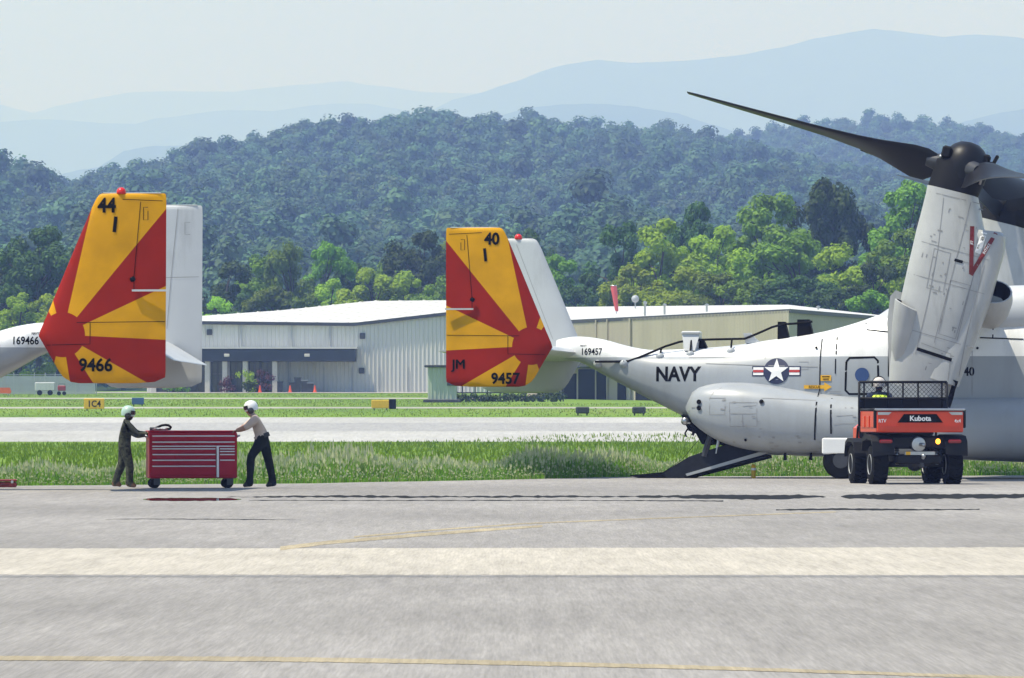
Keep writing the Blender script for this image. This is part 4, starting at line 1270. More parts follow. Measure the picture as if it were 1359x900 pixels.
# markings and panel lines on the nacelle
bvn = bvh_of(AM['nacelle'], AM['intake'])
def An(px, py): return A(px, py, -YN - .6)
def decal_mesh(name, lists, mat, bvh, side, lift=.012, width=None):
    mb = MB()
    for vs, fs in lists: mb.add(project(bvh, vs, side, lift), fs)
    return mb.mesh(name, mat, False, False)
def poly_strip(pts, w): return strip2d(pts, w)
PL = [[(1233, 254), (1300, 270)], [(1214, 318), (1312, 345)], [(1204, 362), (1306, 390)], [(1189, 432), (1292, 462)], [(1252, 262), (1245, 330), (1232, 400), (1215, 470)],
      [(1288, 268), (1276, 318), (1262, 372), (1240, 455)], [(1296, 350), (1270, 452)], [(1306, 352), (1284, 440), (1272, 500)], [(1240, 330), (1262, 336), (1252, 388), (1230, 382), (1240, 330)], [(1262, 372), (1288, 379), (1268, 450), (1246, 443), (1262, 372)],
      [(1222, 455), (1262, 470), (1258, 505)], [(1268, 345), (1298, 352)]]
AM['nac_lines'] = decal_mesh('panel_lines', [poly_strip([An(*p) for p in l], .014) for l in PL], M['panel'], bvn, -1, .006)
mk = []
rd = random.Random(5)
for _ in range(46):
    px = rd.uniform(1204, 1300); py = rd.uniform(275, 490)
    if abs((px - 1250) + (py - 390) * .27) > 44: continue
    l = rd.uniform(2, 7); a = rd.choice((0.25, 1.85))
    mk.append(poly_strip([An(px, py), An(px + l * math.cos(a), py + l * math.sin(a))], rd.uniform(.012, .03)))
AM['nac_stencil'] = decal_mesh('stencil_marks', mk, M['panel'], bvn, -1, .007)
AM['slot'] = decal_mesh('exhaust_slot', [poly_strip([An(1217, 463), An(1263, 478)], .07), poly_strip([An(1267, 345), An(1278, 348)], .06), poly_strip([An(1268, 505), An(1256, 540)], .12)], M['bay'], bvn, -1, .01)
AM['jet_v'] = decal_mesh('warning_chevron', [poly_strip([An(1290, 300), An(1289, 364)], .085), poly_strip([An(1321, 309), An(1288.5, 365)], .085)], M['warnred'], bvn, -1, .012)
def placed(txt, h, px, py, ang, mapf, xs=.85, off=.02, flip=1):
    vs, fs = text2d(txt, h, xs, off); c, s = math.cos(ang), math.sin(ang); u0, w0 = mapf(px, py)
    return [(u0 + flip * (x * c - y * s), w0 + x * s + y * c) for x, y in vs], fs
AM['jet_txt'] = decal_mesh('warning_lettering', [placed('JET', .07, 1290, 322, R(78), An), placed('INTAKE', .06, 1309, 330, R(58), An)], M['inswhite'], bvn, -1, .02)
AM['danger_plate'] = decal_mesh('danger_plate', [poly_strip([An(1306, 308), An(1297, 336)], .12)], M['inswhite'], bvn, -1, .012)
AM['danger_txt'] = decal_mesh('danger_lettering', [placed('DANGER', .065, 1301.5, 322, R(70), An, .8)], M['ink'], bvn, -1, .02)

# rotor
LEAN = R(14.5)
hub = A(1279, 224, -YN); HUBC = Vector((hub[0], -YN, hub[1]))
AX = Vector((math.sin(LEAN), 0, math.cos(LEAN))); FW = Vector((math.cos(LEAN), 0, -math.sin(LEAN))); LT = Vector((0, -1, 0))
rotm = Matrix((FW, LT, AX)).transposed()        # columns
mb = MB(); mb.lathe([(.50, -.24), (.515, -.05), (.505, .08), (.475, .22), (.42, .35), (.33, .46), (.2, .545), (.02, .575)], HUBC, n=32, rot=rotm)
AM['spinner'] = mb.mesh('spinner', M['blade'], 50)
mb = MB(); c_ = A(1258, 203, -YN); mb.box((c_[0], -YN - .34, c_[1]), (.2, .16, .26), Matrix.Rotation(LEAN, 3, 'Y'), bev=.04); AM['hub_bits'] = mb.mesh('hub_bracket', M['black'], 40)
mb = MB(); c_ = A(1309, 215, -YN); mb.box((c_[0], -YN - .1, c_[1]), (.16, .2, .3), Matrix.Rotation(LEAN, 3, 'Y'), bev=.04); mb.box((c_[0] + .17, -YN - .1, c_[1] - .02), (.07, .16, .34), Matrix.Rotation(LEAN + .25, 3, 'Y'), bev=.02); mb.box((c_[0] + .09, -YN - .1, c_[1] - .03), (.14, .05, .05)); AM['hub_bits2'] = mb.mesh('hub_bracket', M['black'], 40)
def blade_mesh(psi, mirror=False):
    cone = R(1.2); e = (FW * math.cos(psi) + LT * math.sin(psi)); er = (e * math.cos(cone) + AX * math.sin(cone)).normalized()
    et = AX.cross(er).normalized(); nn = er.cross(et)
    rings = []
    for r, ch, pit, th in ((.42, .34, 60, .5), (.60, .55, 58, .34), (.80, .80, 55, .22), (1.1, .86, 50, .19), (1.45, .80, 40, .17), (1.8, .72, 31, .16), (2.3, .66, 22, .14), (3.0, .62, 15, .12), (4.0, .58, 10, .11), (5.0, .54, 7, .10), (5.85, .50, 4, .09), (6.05, .42, 4, .07)):
        p = R(pit); cd = et * math.cos(p) + nn * math.sin(p); nd_ = -et * math.sin(p) + nn * math.cos(p)
        o = HUBC + er * r
        rings.append([o + cd * (q.x - .68 * ch) + nd_ * q.y for q in foil(0, ch, 0, 0, th, 8)])
    mb = MB(); mb.loft(rings)
    for r in (1.45, 1.2):
        p = R(44); cd = et * math.cos(p) + nn * math.sin(p); nd_ = -et * math.sin(p) + nn * math.cos(p)
    return mb.mesh('blade', M['blade'], 40)
def cuff_mesh(psi):
    e = (FW * math.cos(psi) + LT * math.sin(psi)); et = AX.cross(e).normalized()
    mb = MB(); mb.tube([HUBC + e * .3, HUBC + e * .55, HUBC + e * .8], [.2, .19, .13], 12)
    return mb.mesh('blade_cuff', M['darkmetal'], 40)
NEAR_PSI = [R(180 + 1), R(61), R(301)]
FAR_PSI = [R(0), R(120), R(240)]
def pitch_link(psi):
    e = (FW * math.cos(psi) + LT * math.sin(psi)); et = AX.cross(e).normalized()
    mb = MB(); p = HUBC + e * .5 + et * .22
    mb.tube([p - AX * .25, p + AX * .12], .03, 6); mb.sphere(p + AX * .12, .05, 8, 6)
    return mb.mesh('pitch_link', M['steel'], True)

# ---- markings per aircraft
bvf = bvh_of(AM['fuselage'], AM['sponson'][-1], AM['sponson'][1])
bvt = {s: bvh_of(AM['fin'][s]) for s in (-1, 1)}

def gear_mesh():
    mb = MB()
    return mb
mb = MB(); mb.lathe([(.10, -.12), (.22, -.125), (.36, -.10), (.40, -.05), (.40, .05), (.36, .10), (.22, .125), (.10, .12)], (0, 0, 0), 'Y', 22); AM['tyre'] = mb.mesh('tyre', M['rubber'], 40)
mb = MB(); mb.lathe([(.03, -.13), (.17, -.13), (.19, -.10), (.19, .10), (.17, .13), (.03, .13)], (0, 0, 0), 'Y', 18); AM['rim'] = mb.mesh('rim', M['darkmetal'], 40)

def make_tiltrotor(Mw, roll, label, modex, tailno, serial, near, elev_deg, mapf, tail_code=None, detail=True):
    root = empty('tiltrotor_aircraft', Mw.to_translation(), 0, label, 'aircraft', 'parked tiltrotor aircraft')
    root.rotation_euler = Mw.to_euler()
    fus = link('fuselage', AM['fuselage'], root)
    for s in (-1, 1):
        sp = link('sponson', AM['sponson'][s], root)
        fo = link('fin', AM['fin'][s], root)
        mb = MB(); u, w = A(618, 410.5, -YF); mb.box((u - .13, s * (YF + .10), w), (.62, .045, .035)); mb.build('hinge_fairing', M['white'], fo)
        mb = MB(); u, w = A(628, 398, -YF); mb.box((u, s * (YF + .125), w), (.1, .05, .09), Matrix.Rotation(.5, 3, 'Y'), bev=.02); mb.build('rudder_actuator', M['ink'], fo)
        mb = MB(); u0, _ = A(598, 303, -YF); u1, _ = A(662, 303, -YF); mb.box(((u0 + u1) / 2, s * YF, TOPW + .006), (u1 - u0, .05, .016), bev=.004); mb.build('tip_cap', M['white'], fo)
        # rudder seam lines
        ls = [[(620, 312), (627, 395), (627, 412)], [(593, 445), (690, 446)], [(612, 322), (612, 332), (617, 332), (617, 318), (612, 318)], [(675, 446), (675, 470), (724, 471)], [(596, 311), (640, 309)]]
        dm = decal_mesh('panel_lines', [poly_strip([A(px, py, -YF) for px, py in l], .012) for l in ls], M['ink'], bvt[s], s, .006)
        link('panel_lines', dm, fo)
        ls = [[(620, 306), (627, 380), (632, 445)], [(596, 385), (640, 386)], [(606, 322), (612, 322), (612, 336), (606, 336)], [(640, 310), (690, 440)]]
        link('panel_lines', decal_mesh('panel_lines', [poly_strip([A(px, py, -YF) for px, py in l], .010) for l in ls], M['panel'], bvt[s], -s, .006), fo)
    # beacon on the port fin
    u, _ = A(642, 303, -YF); mb = MB(); mb.lathe([(.085, -.03), (.09, .01), (.075, .055), (.04, .085), (.005, .092)], (u, YF, TOPW + .02), n=14); mb.build('beacon', M['beacon'], root, True)
    link('tailplane', AM['tailplane'], root)
    a = R(elev_deg)
    er = [(0, .07), (-.2, .075), (-.55, .04), (-.82, .008), (-.82, -.008), (-.55, -.03), (-.2, -.06), (0, -.07)]
    pts = [(u_h - .02 + x * math.cos(a) - z * math.sin(-a), wt0 + .06 * 0 + x * math.sin(a) + z * math.cos(a)) for x, z in er]
    mb = MB(); mb.prism(pts, -YF + .16, YF - .16); mb.build('elevator', M['white'], root)
    link('wing', AM['wing'], root); link('wing_fairing', AM['wing_fairing'], root)
    for s in (-1, 1):
        def nm(key, name, par, sfx=True):
            me = AM[key] if s < 0 else AM.setdefault(key + '_m', None) or AM.__setitem__(key + '_m', mirrored(AM[key], AM[key].name)) or AM[key + '_m']
            return link(name, me, par)
        nb = nm('nacelle', 'nacelle', root)
        for key, name in (('cowl', 'cowl'), ('intake', 'intake_housing'), ('scoop', 'oil_cooler_scoop'), ('pivot', 'pivot_fairing'), ('duct', 'blower_duct'), ('nac_lines', 'panel_lines'), ('nac_stencil', 'stencil_marks'), ('slot', 'exhaust_slot'), ('jet_v', 'warning_chevron'), ('danger_plate', 'danger_plate')):
            nm(key, name, nb)
        if s < 0:
            nm('jet_txt', 'warning_lettering', nb); nm('danger_txt', 'danger_lettering', nb)
        spn = nm('spinner', 'spinner', root)
        nm('hub_bits', 'hub_bracket', spn); nm('hub_bits2', 'hub_bracket', spn)
        for i, psi in enumerate(NEAR_PSI if (s < 0) == (near < 0) else FAR_PSI):
            key = 'blade%.2f' % psi
            if key not in AM:
                AM[key] = blade_mesh(psi); AM['c' + key] = cuff_mesh(psi); AM['l' + key] = pitch_link(psi)
            b = nm(key, 'blade', root); nm('c' + key, 'blade_cuff', b); nm('l' + key, 'pitch_link', b)
    # landing gear
    for s, ug, yy in ((-1, A(1116, 640, -2)[0], 1.75), (1, A(1116, 640, -2)[0], 1.75), (0, A(1530, 640, 0)[0], 0)):
        for k in (-.17, .17):
            y = s * yy + k; z = .40 - math.sin(roll) * y
            wh = link('wheel', AM['rim'], root); wh.location = (ug, y, z)
            ty = link('tyre', AM['tyre'], wh)
        mb = MB(); z = .40 - math.sin(roll) * s * yy
        mb.tube([(ug, s * yy, z), (ug + .05, s * yy, z + .35), (ug + .1, s * yy, z + .75)], [.06, .07, .08], 8); mb.tube([(ug, s * yy - .2, z), (ug, s * yy + .2, z)], .04, 8); mb.tube([(ug + .05, s * yy, z + .15), (ug + .5, s * yy, z + .6)], .035, 6)
        mb.build('gear_strut', M['darkmetal'], root)
        if s:
            u0, w0 = A(1091, 603, -2); u1, w1 = A(1137, 581, -2)
            mb = MB(); mb.box(((u0 + u1) / 2, s * 2.02, (w0 + w1) / 2), (u1 - u0, .08, w1 - w0), bev=.03); mb.build('gear_door', M['inswhite'], root)
    # ramp (stowed shape is not seen on the other aircraft, both stand with it lowered)
    h0, h1 = A(1012, 601, -.9), A(884, 634, -.9); e1 = A(836, 640, -.9)
    hz0 = h0[1]
    rmp = MB()
    dirv = Vector((h1[0] - h0[0], 0, h1[1] - h0[1])); L = dirv.length; dirv.normalize(); nup = Vector((-dirv.z, 0, dirv.x)); nup = nup if nup.z > 0 else -nup
    o = Vector((h0[0], 0, h0[1]))
    yw = .88
    def P(s_, y, n_): return o + dirv * s_ + nup * n_ + Vector((0, y, 0))
    vs = [P(a_, y, n_) for a_ in (0, L) for y in (-yw, yw) for n_ in (-.06, .10)]
    rmp.add(vs, [[0, 1, 3, 2], [4, 6, 7, 5], [0, 4, 5, 1], [2, 3, 7, 6], [1, 5, 7, 3], [0, 2, 6, 4]])
    ro = rmp.build('ramp', M['rampm'], root)
    for y in (-yw, yw):
        mb = MB(); mb.add([P(a_, y + dy, n_) for a_, hi_ in ((0, .42), (L * .72, .32), (L, .14)) for dy in (-.05, .05) for n_ in (-.09, hi_)],
                          [[0, 1, 5, 4], [4, 5, 9, 8], [2, 6, 7, 3], [6, 10, 11, 7], [1, 3, 7, 5], [5, 7, 11, 9], [0, 4, 6, 2], [4, 8, 10, 6], [0, 2, 3, 1], [8, 9, 11, 10]]); mb.build('side_rail', M['rampm'], ro)
    gr = math.sin(roll)
    d2 = Vector((e1[0] - h1[0], 0, .02 - h1[1])); e0 = Vector((h1[0], 0, h1[1])); L2 = d2.length; d2.normalize(); n2 = Vector((-d2.z, 0, d2.x)); n2 = n2 if n2.z > 0 else -n2
    mb = MB(); mb.add([e0 + d2 * a_ + n2 * n_ + Vector((0, y, 0)) for a_, k in ((0, .13), (L2, .03)) for y in (-yw, yw) for n_ in (0, k)], [[0, 1, 3, 2], [4, 6, 7, 5], [0, 4, 5, 1], [2, 3, 7, 6], [1, 5, 7, 3], [0, 2, 6, 4]]); mb.build('ramp_toe', M['bay'], ro)
    mb = MB(); mb.prism([A(912, 632, -.95), A(1022, 601, -.95), A(1008, 600, -.95), A(910, 629, -.95)], -.99, -.93); mb.build('hinge_strip', M['grey'], ro)
    for (p, q, r_) in (((944, 572), (934, 606), .07), ((954, 580), (950, 602), .035)):
        a0, b0 = A(*p, -.95), A(*q, -.95); mb = MB(); mb.tube([(a0[0], -.9, a0[1]), (b0[0], -.9, b0[1])], r_, 8); mb.build('ramp_actuator', M['darkmetal'] if r_ > .05 else M['steel'], root)
    # dark cargo bay mouth and hanging gear
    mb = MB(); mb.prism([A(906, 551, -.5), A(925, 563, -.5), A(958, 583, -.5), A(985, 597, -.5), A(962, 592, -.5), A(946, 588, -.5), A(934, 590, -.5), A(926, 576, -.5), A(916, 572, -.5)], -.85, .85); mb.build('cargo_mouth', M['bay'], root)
    for (pts, r_) in ((((908, 557), (912, 561), (915, 566), (912, 570), (909, 575), (911, 580)), .02), (((918, 566), (921, 572), (919, 578)), .035), (((926, 585), (905, 610), (880, 627)), .006)):
        mb = MB(); mb.tube([(A(*p, -.95)[0], -.93, A(*p, -.95)[1]) for p in pts], r_, 6); mb.build('hanging_line', M['bay'], root)
    mb = MB(); u, w = A(909, 559, -.95); mb.sphere((u, -.93, w), (.09, .07, .09), 10, 8); mb.build('ramp_lamp', M['steel'], root, True)
    for px in (1042, 1076):
        u, w = A(px, 606, -1.6); mb = MB(); mb.box((u, -1.6, w), (.08, .05, .16), taper=.6); mb.build('belly_antenna', M['ink'], root)
    u0, w0 = A(1020, 603, -1.9); u1, _ = A(1345, 611, -1.9)
    # dorsal antenna rail
    path = [A(px, py, -1.0) for px, py in ((787, 479.5), (812, 479.5), (832, 479), (846, 474), (862, 467), (880, 459), (898, 453), (912, 450.5), (940, 449.5), (984, 448.5), (1000, 442), (1020, 433), (1034, 429), (1052, 428), (1074, 425.5))]
    ys = [-.66, -.72, -.74, -.72, -.66, -.58, -.5, -.46, -.42, -.38, -.34, -.3, -.3, -.3, -.3]
    mb = MB(); mb.tube([(p[0], y, p[1]) for p, y in zip(path, ys)], .028, 6); rl = mb.build('antenna_rail', M['ink'], root)
    for px, t, b, y in ((790, 479, 480, -.72), (826, 479, 480, -.76), (874, 462, 471, -.70), (914, 451, 468, -.68), (968, 449, 464, -.66)):
        ut, wt = A(px, t, -1.0); _, wb = A(px, b, -1.0); yy = -.5 if px > 840 else y
        mb = MB(); mb.tube([(ut, yy, wt), (ut, y - .02, wb)], .022, 6); mb.build('standoff', M['ink'], root)
        h = bvf.ray_cast(Vector((ut, -12, wb - .02)), Vector((0, 1, 0)))
        yb = h[0].y if h[0] else y
        mb = MB(); mb.sphere((ut, yb, wb - .04), (.10, .07, .09), 10, 8); mb.build('standoff_boot', M['grey'], root, True)
    for px0, px1, t, b, mt in ((1032, 1045, 427, 447.5, 'ink'), (1058, 1077, 424, 443, 'ink'), (928, 936, 450, 459, 'ink')):
        u0, wt = A(px0, t, -.3); u1, wb = A(px1, b, -.3)
        mb = MB(); mb.add([(u0, -.33, wb - .06), (u1 + .04, -.33, wb - .06), (u1 + .04, .0, wb - .06), (u0, .0, wb - .06), (u0 + .0, -.3, wt), (u1 - .05, -.3, wt), (u1 - .05, -.03, wt), (u0, -.03, wt)], [[3, 2, 1, 0], [4, 5, 6, 7], [0, 1, 5, 4], [1, 2, 6, 5], [2, 3, 7, 6], [3, 0, 4, 7]]); mb.build('blade_antenna', M[mt], root)
    u0, wt = A(906, 446.5, -.3); u1, wb = A(930, 466, -.3)
    mb = MB(); mb.add([(u0 + .08, -.6, wb), (u1 - .1, -.6, wb), (u1, -.1, wb), (u0, -.1, wb), (u0, -.45, wt + .06), (u1, -.45, wt + .06), (u1, -.1, wt + .06), (u0, -.1, wt + .06)], [[3, 2, 1, 0], [4, 5, 6, 7], [0, 1, 5, 4], [1, 2, 6, 5], [2, 3, 7, 6], [3, 0, 4, 7]]); mb.box(((u0 + u1) / 2, -.3, wt + .08), ((u1 - u0) * 1.05, .4, .06), bev=.02); mb.build('dorsal_fairing', M['white'], root)
    u0, wt = A(990, 442, -.3); u1, wb = A(1002, 456, -.3); mb = MB(); mb.prism([(u0 - .06, wt), (u0 + .1, wt), (u1 + .12, wb), (u1 - .2, wb)], -.35, -.1); mb.build('whip_base', M['white'], root)
    # side windows, doors, lettering on both flanks
    for s in (-1, 1):
        flip = 1 if s < 0 else -1
        def dec(name, lists, mat, bv, lift=.004, par=fus): return link(name, decal_mesh(name, lists, mat, bv, s, lift), par)
        def fl(px, py): return A(px, py, -1.15)
        dec('lettering', [placed('NAVY', .33, 898, 496, 0, fl, .86, .035, flip)], M['ink'], bvf)
        dec('serial_number', [placed(serial, .155, 780, 465.5, 0, fl, .8, .02, flip), placed('NAVY', .05, 769, 457.5, 0, fl, .8, .02, flip)], M['ink'], bvf)
        if s < 0 or True:
            dec('side_number', [placed(modex, .20, 1286, 493, 0, fl, .9, .03, flip)], M['ink'], bvf)
        # insignia
        c = fl(1030, 492.5); r_ = .285
        disc = ([(c[0], c[1])] + [(c[0] + r_ * math.cos(2 * math.pi * k / 36), c[1] + r_ * math.sin(2 * math.pi * k / 36)) for k in range(36)], [[0, k + 1, (k + 1) % 36 + 1] for k in range(36)])
        dec('insignia_disc', [disc], M['insblue'], bvf, .010)
        bar = []
        for k in (-1, 1):
            x0, x1 = c[0] + k * .26, c[0] + k * .535
            bar.append(([(x0, c[1] - .11), (x1, c[1] - .11), (x1, c[1] + .11), (x0, c[1] + .11)], [[0, 1, 2, 3]]))
        dec('insignia_bar', bar, M['insblue'], bvf, .009)
        dec('insignia_stripe', [([(c[0] + k * .285, c[1] - .085), (c[0] + k * .51, c[1] - .085), (c[0] + k * .51, c[1] + .085), (c[0] + k * .285, c[1] + .085)], [[0, 1, 2, 3]]) for k in (-1, 1)], M['inswhite'], bvf, .014)
        dec('insignia_center_stripe', [([(c[0] + k * .285, c[1] - .028), (c[0] + k * .51, c[1] - .028), (c[0] + k * .51, c[1] + .028), (c[0] + k * .285, c[1] + .028)], [[0, 1, 2, 3]]) for k in (-1, 1)], M['insred'], bvf, .018)
        star = [(c[0], c[1])] + [(c[0] + (r_ * .97 if k % 2 == 0 else r_ * .38) * math.sin(math.pi * k / 5), c[1] + (r_ * .97 if k % 2 == 0 else r_ * .38) * math.cos(math.pi * k / 5)) for k in range(10)]
        dec('insignia_star', [(star, [[0, k + 1, (k + 1) % 10 + 1] for k in range(10)])], M['inswhite'], bvf, .018)
        # rescue arrow and plate
        dec('rescue_arrow', [([fl(1067, 511.2), fl(1094, 511.2), fl(1094, 507.5), fl(1104, 513.5), fl(1094, 519.5), fl(1094, 516), fl(1067, 516)], [[0, 1, 5, 6], [1, 2, 3], [1, 3, 5], [3, 4, 5]]), ([fl(1089, 498), fl(1103, 498), fl(1103, 505.5), fl(1089, 505.5)], [[0, 1, 2, 3]])], M['resc'], bvf, .012)
        dec('rescue_lettering', [placed('RESCUE', .062, 1081, 513.6, 0, fl, .85, .01, flip), poly_strip([fl(1091, 500), fl(1101, 500)], .02), poly_strip([fl(1092, 503.4), fl(1100, 503.4)], .02)], M['ink'], bvf, .02)
        # door outline and round window
        q = [(1123, 480), (1127, 475), (1160, 474), (1165, 479), (1166, 519), (1162, 523), (1127, 523), (1122, 518), (1123, 480)]
        dec('door_seal', [poly_strip([fl(*p) for p in q], .045)], M['ink'], bvf)
        c2 = fl(1144, 497.5); dec('door_window', [([c2] + [(c2[0] + .155 * math.cos(k * math.pi / 12), c2[1] + .155 * math.sin(k * math.pi / 12)) for k in range(24)], [[0, k + 1, (k + 1) % 24 + 1] for k in range(24)])], M['winblue'], bvf, .014)
        # seams
        ls = [[(1089, 440), (1088, 478), (1088, 527)], [(1109, 437), (1109, 470)], [(1108.5, 476), (1108.5, 496)], [(1179, 462), (1179, 500)], [(1146, 427), (1149, 437), (1178, 440)], [(1300, 448), (1358, 450)], [(1317, 430), (1317, 448)]]
        dec('seam', [poly_strip([fl(*p) for p in l], .026) for l in ls], M['ink'], bvf, .01)
        ls = [[(1018, 451), (1014, 476)], [(935, 482), (1015, 485), (1085, 487)], [(912, 474), (960, 473)], [(1290, 448), (1290, 525)], [(1060, 480), (1072, 480), (1072, 490), (1060, 490)], [(1100, 520), (1116, 520)], [(1101, 524), (1118, 524)]]
        dec('panel_lines', [poly_strip([fl(*p) for p in l], .014) for l in ls], M['panel'], bvf, .007)
        def fs_(px, py): return A(px, py, -1.95)
        ls = [[(1083, 533), (1081, 584)], [(1102, 528), (1103, 576)]]
        dec('sponson_seam', [poly_strip([fs_(*p) for p in l], .035) for l in ls], M['ink'], bvf, .012)
        ls = [[(940, 528), (961, 528), (961, 550), (940, 550), (940, 528)], [(967, 534), (1004, 534), (1004, 566), (968, 566), (967, 534)], [(985, 550), (985, 566)], [(968, 549), (1004, 549)], [(964, 508), (945, 520), (940, 528)], [(985, 539), (1003, 538)], [(1010, 528), (1082, 531)], [(1110, 552), (1132, 551)], [(1106, 563), (1135, 562)]]
        dec('sponson_panel_lines', [poly_strip([fs_(*p) for p in l], .012) for l in ls], M['panel'], bvf, .007)
        mk = []
        rd = random.Random(9)
        for _ in range(30):
            px, py = rd.choice(((rd.uniform(905, 1010), rd.uniform(530, 570)), (rd.uniform(1104, 1135), rd.uniform(540, 570)), (rd.uniform(970, 1070), rd.uniform(577, 596))))
            mk.append(poly_strip([fs_(px, py), fs_(px + rd.uniform(2, 6), py + rd.uniform(-.6, .6))], rd.uniform(.012, .035)))
        dec('stencil_marks', mk, M['panel'], bvf, .009)
        for px, py, r2 in ((925, 533, .055), (925, 541, .055), (1010, 533, .05), (988, 584, .03), (1082, 461, .03), (1297, 462, .03)):
            u, w = fs_(px, py) if py > 500 else fl(px, py)
            dec('port_hole', [([(u, w)] + [(u + r2 * math.cos(k * math.pi / 6), w + r2 * math.sin(k * math.pi / 6)) for k in range(12)], [[0, k + 1, (k + 1) % 12 + 1] for k in range(12)])], M['ink'], bvf, .03)
    # fin markings
    s = near; flip = 1 if s < 0 else -1
    fo = [c for c in root.children if c.name.startswith('fin')][0 if s < 0 else 1]
    def fm(px, py): return local_pt(Mw, px, py, s * YF)
    for ss in (-1, 1):
        f_ = [c for c in root.children if c.name.startswith('fin')][0 if ss < 0 else 1]
        fp = 1 if ss < 0 else -1
        for (t, h, px, py, a, xs, off) in mapf:
            link('tail_lettering', decal_mesh('tail_lettering', [placed(t, h, px, py, a * (1 if ss == s else -1), fm, xs, off, fp)], M['ink'], bvt[ss], ss, .010), f_)
    return root

make_tiltrotor(M40, ROLL40, 'white tiltrotor aircraft numbered 40 with red and yellow sunburst fins, ramp lowered', '40', '9457', '169457', -1, 2,
    [('40', .275, 653.5, 317, 0, .92, .035), ('I', .285, 644.5, 338.5, R(6), .9, .05), ('JM', .27, 608.6, 485.5, 0, .98, 0), ('JM', .27, 609.6, 485.5, 0, .98, 0), ('9457', .255, 671.5, 502.5, 0, .95, .03)])
make_tiltrotor(M44, ROLL44, 'white tiltrotor aircraft numbered 44 with red and yellow sunburst fins, facing away from aircraft 40', '44', '9466', '169466', 1, 28,
    [('44', .275, 142.5, 272.5, 0, .92, .035), ('I', .285, 153.5, 298, R(-6), .9, .05), ('9466', .255, 128, 484.5, 0, .95, .03)])
# ================================================================== people
def skin_mesh(pts, edges, rad, root_i=0, sub=2):
    me = bpy.data.meshes.new('sk'); me.from_pydata([tuple(p) for p in pts], edges, [])
    ob = bpy.data.objects.new('sk', me); col.objects.link(ob)
    m = ob.modifiers.new('skin', 'SKIN'); m.use_smooth_shade = True
    for i, v in enumerate(me.skin_vertices[0].data):
        r = rad[i]; v.radius = r if isinstance(r, tuple) else (r, r); v.use_root = (i == root_i)
    s = ob.modifiers.new('sub', 'SUBSURF'); s.levels = sub; s.render_levels = sub
    dg = bpy.context.evaluated_depsgraph_get(); dg.update()
    out = bpy.data.meshes.new_from_object(ob.evaluated_get(dg))
    bpy.data.objects.remove(ob)
    return out

SKIN = paint('skin', (.36, .19, .12), .55, .1, 8)
CAMO = None
def camo_mat():
    m, nt, p = new_mat('flight suit camouflage')
    a = noise(nt, 9, 3); b = noise(nt, 14, 2)
    c = ramp(nt, a, [(.36, (.022, .026, .018)), (.48, (.045, .052, .033)), (.58, (.075, .078, .052))], 'CONSTANT')
    c = mix_rgb(nt, ramp(nt, b, [(.58, (0, 0, 0)), (.6, (1, 1, 1))], 'LINEAR'), c, (.015, .017, .014))
    nt.links.new(c, p.inputs['Base Color']); p.inputs['Roughness'].default_value = .9
    return m
CAMO = camo_mat()
TAN = paint('tan shirt', (.50, .40, .33), .9, .12, 7)
DKT = paint('dark trousers', (.014, .017, .015), .95, .3, 9, spec=.1)
BOOT = paint('tan boots', (.16, .085, .045), .8, .2, 8)
BOOTK = paint('black boots', (.02, .02, .02), .7, .2, 8)
HELW = paint('helmet white', (.72, .73, .74), .35, .05, 5)
HELG = paint('helmet teal', (.42, .60, .56), .35, .1, 5)
GOG = paint('goggle black', (.012, .012, .014), .2, .1, 5)
VEST = paint('hi vis vest', (.55, .75, .05), .7, .1, 6)
NAVYC = paint('navy shirt', (.03, .045, .09), .9, .2, 6)
GLOVE = paint('dark gloves', (.03, .03, .03), .8, .2, 8)

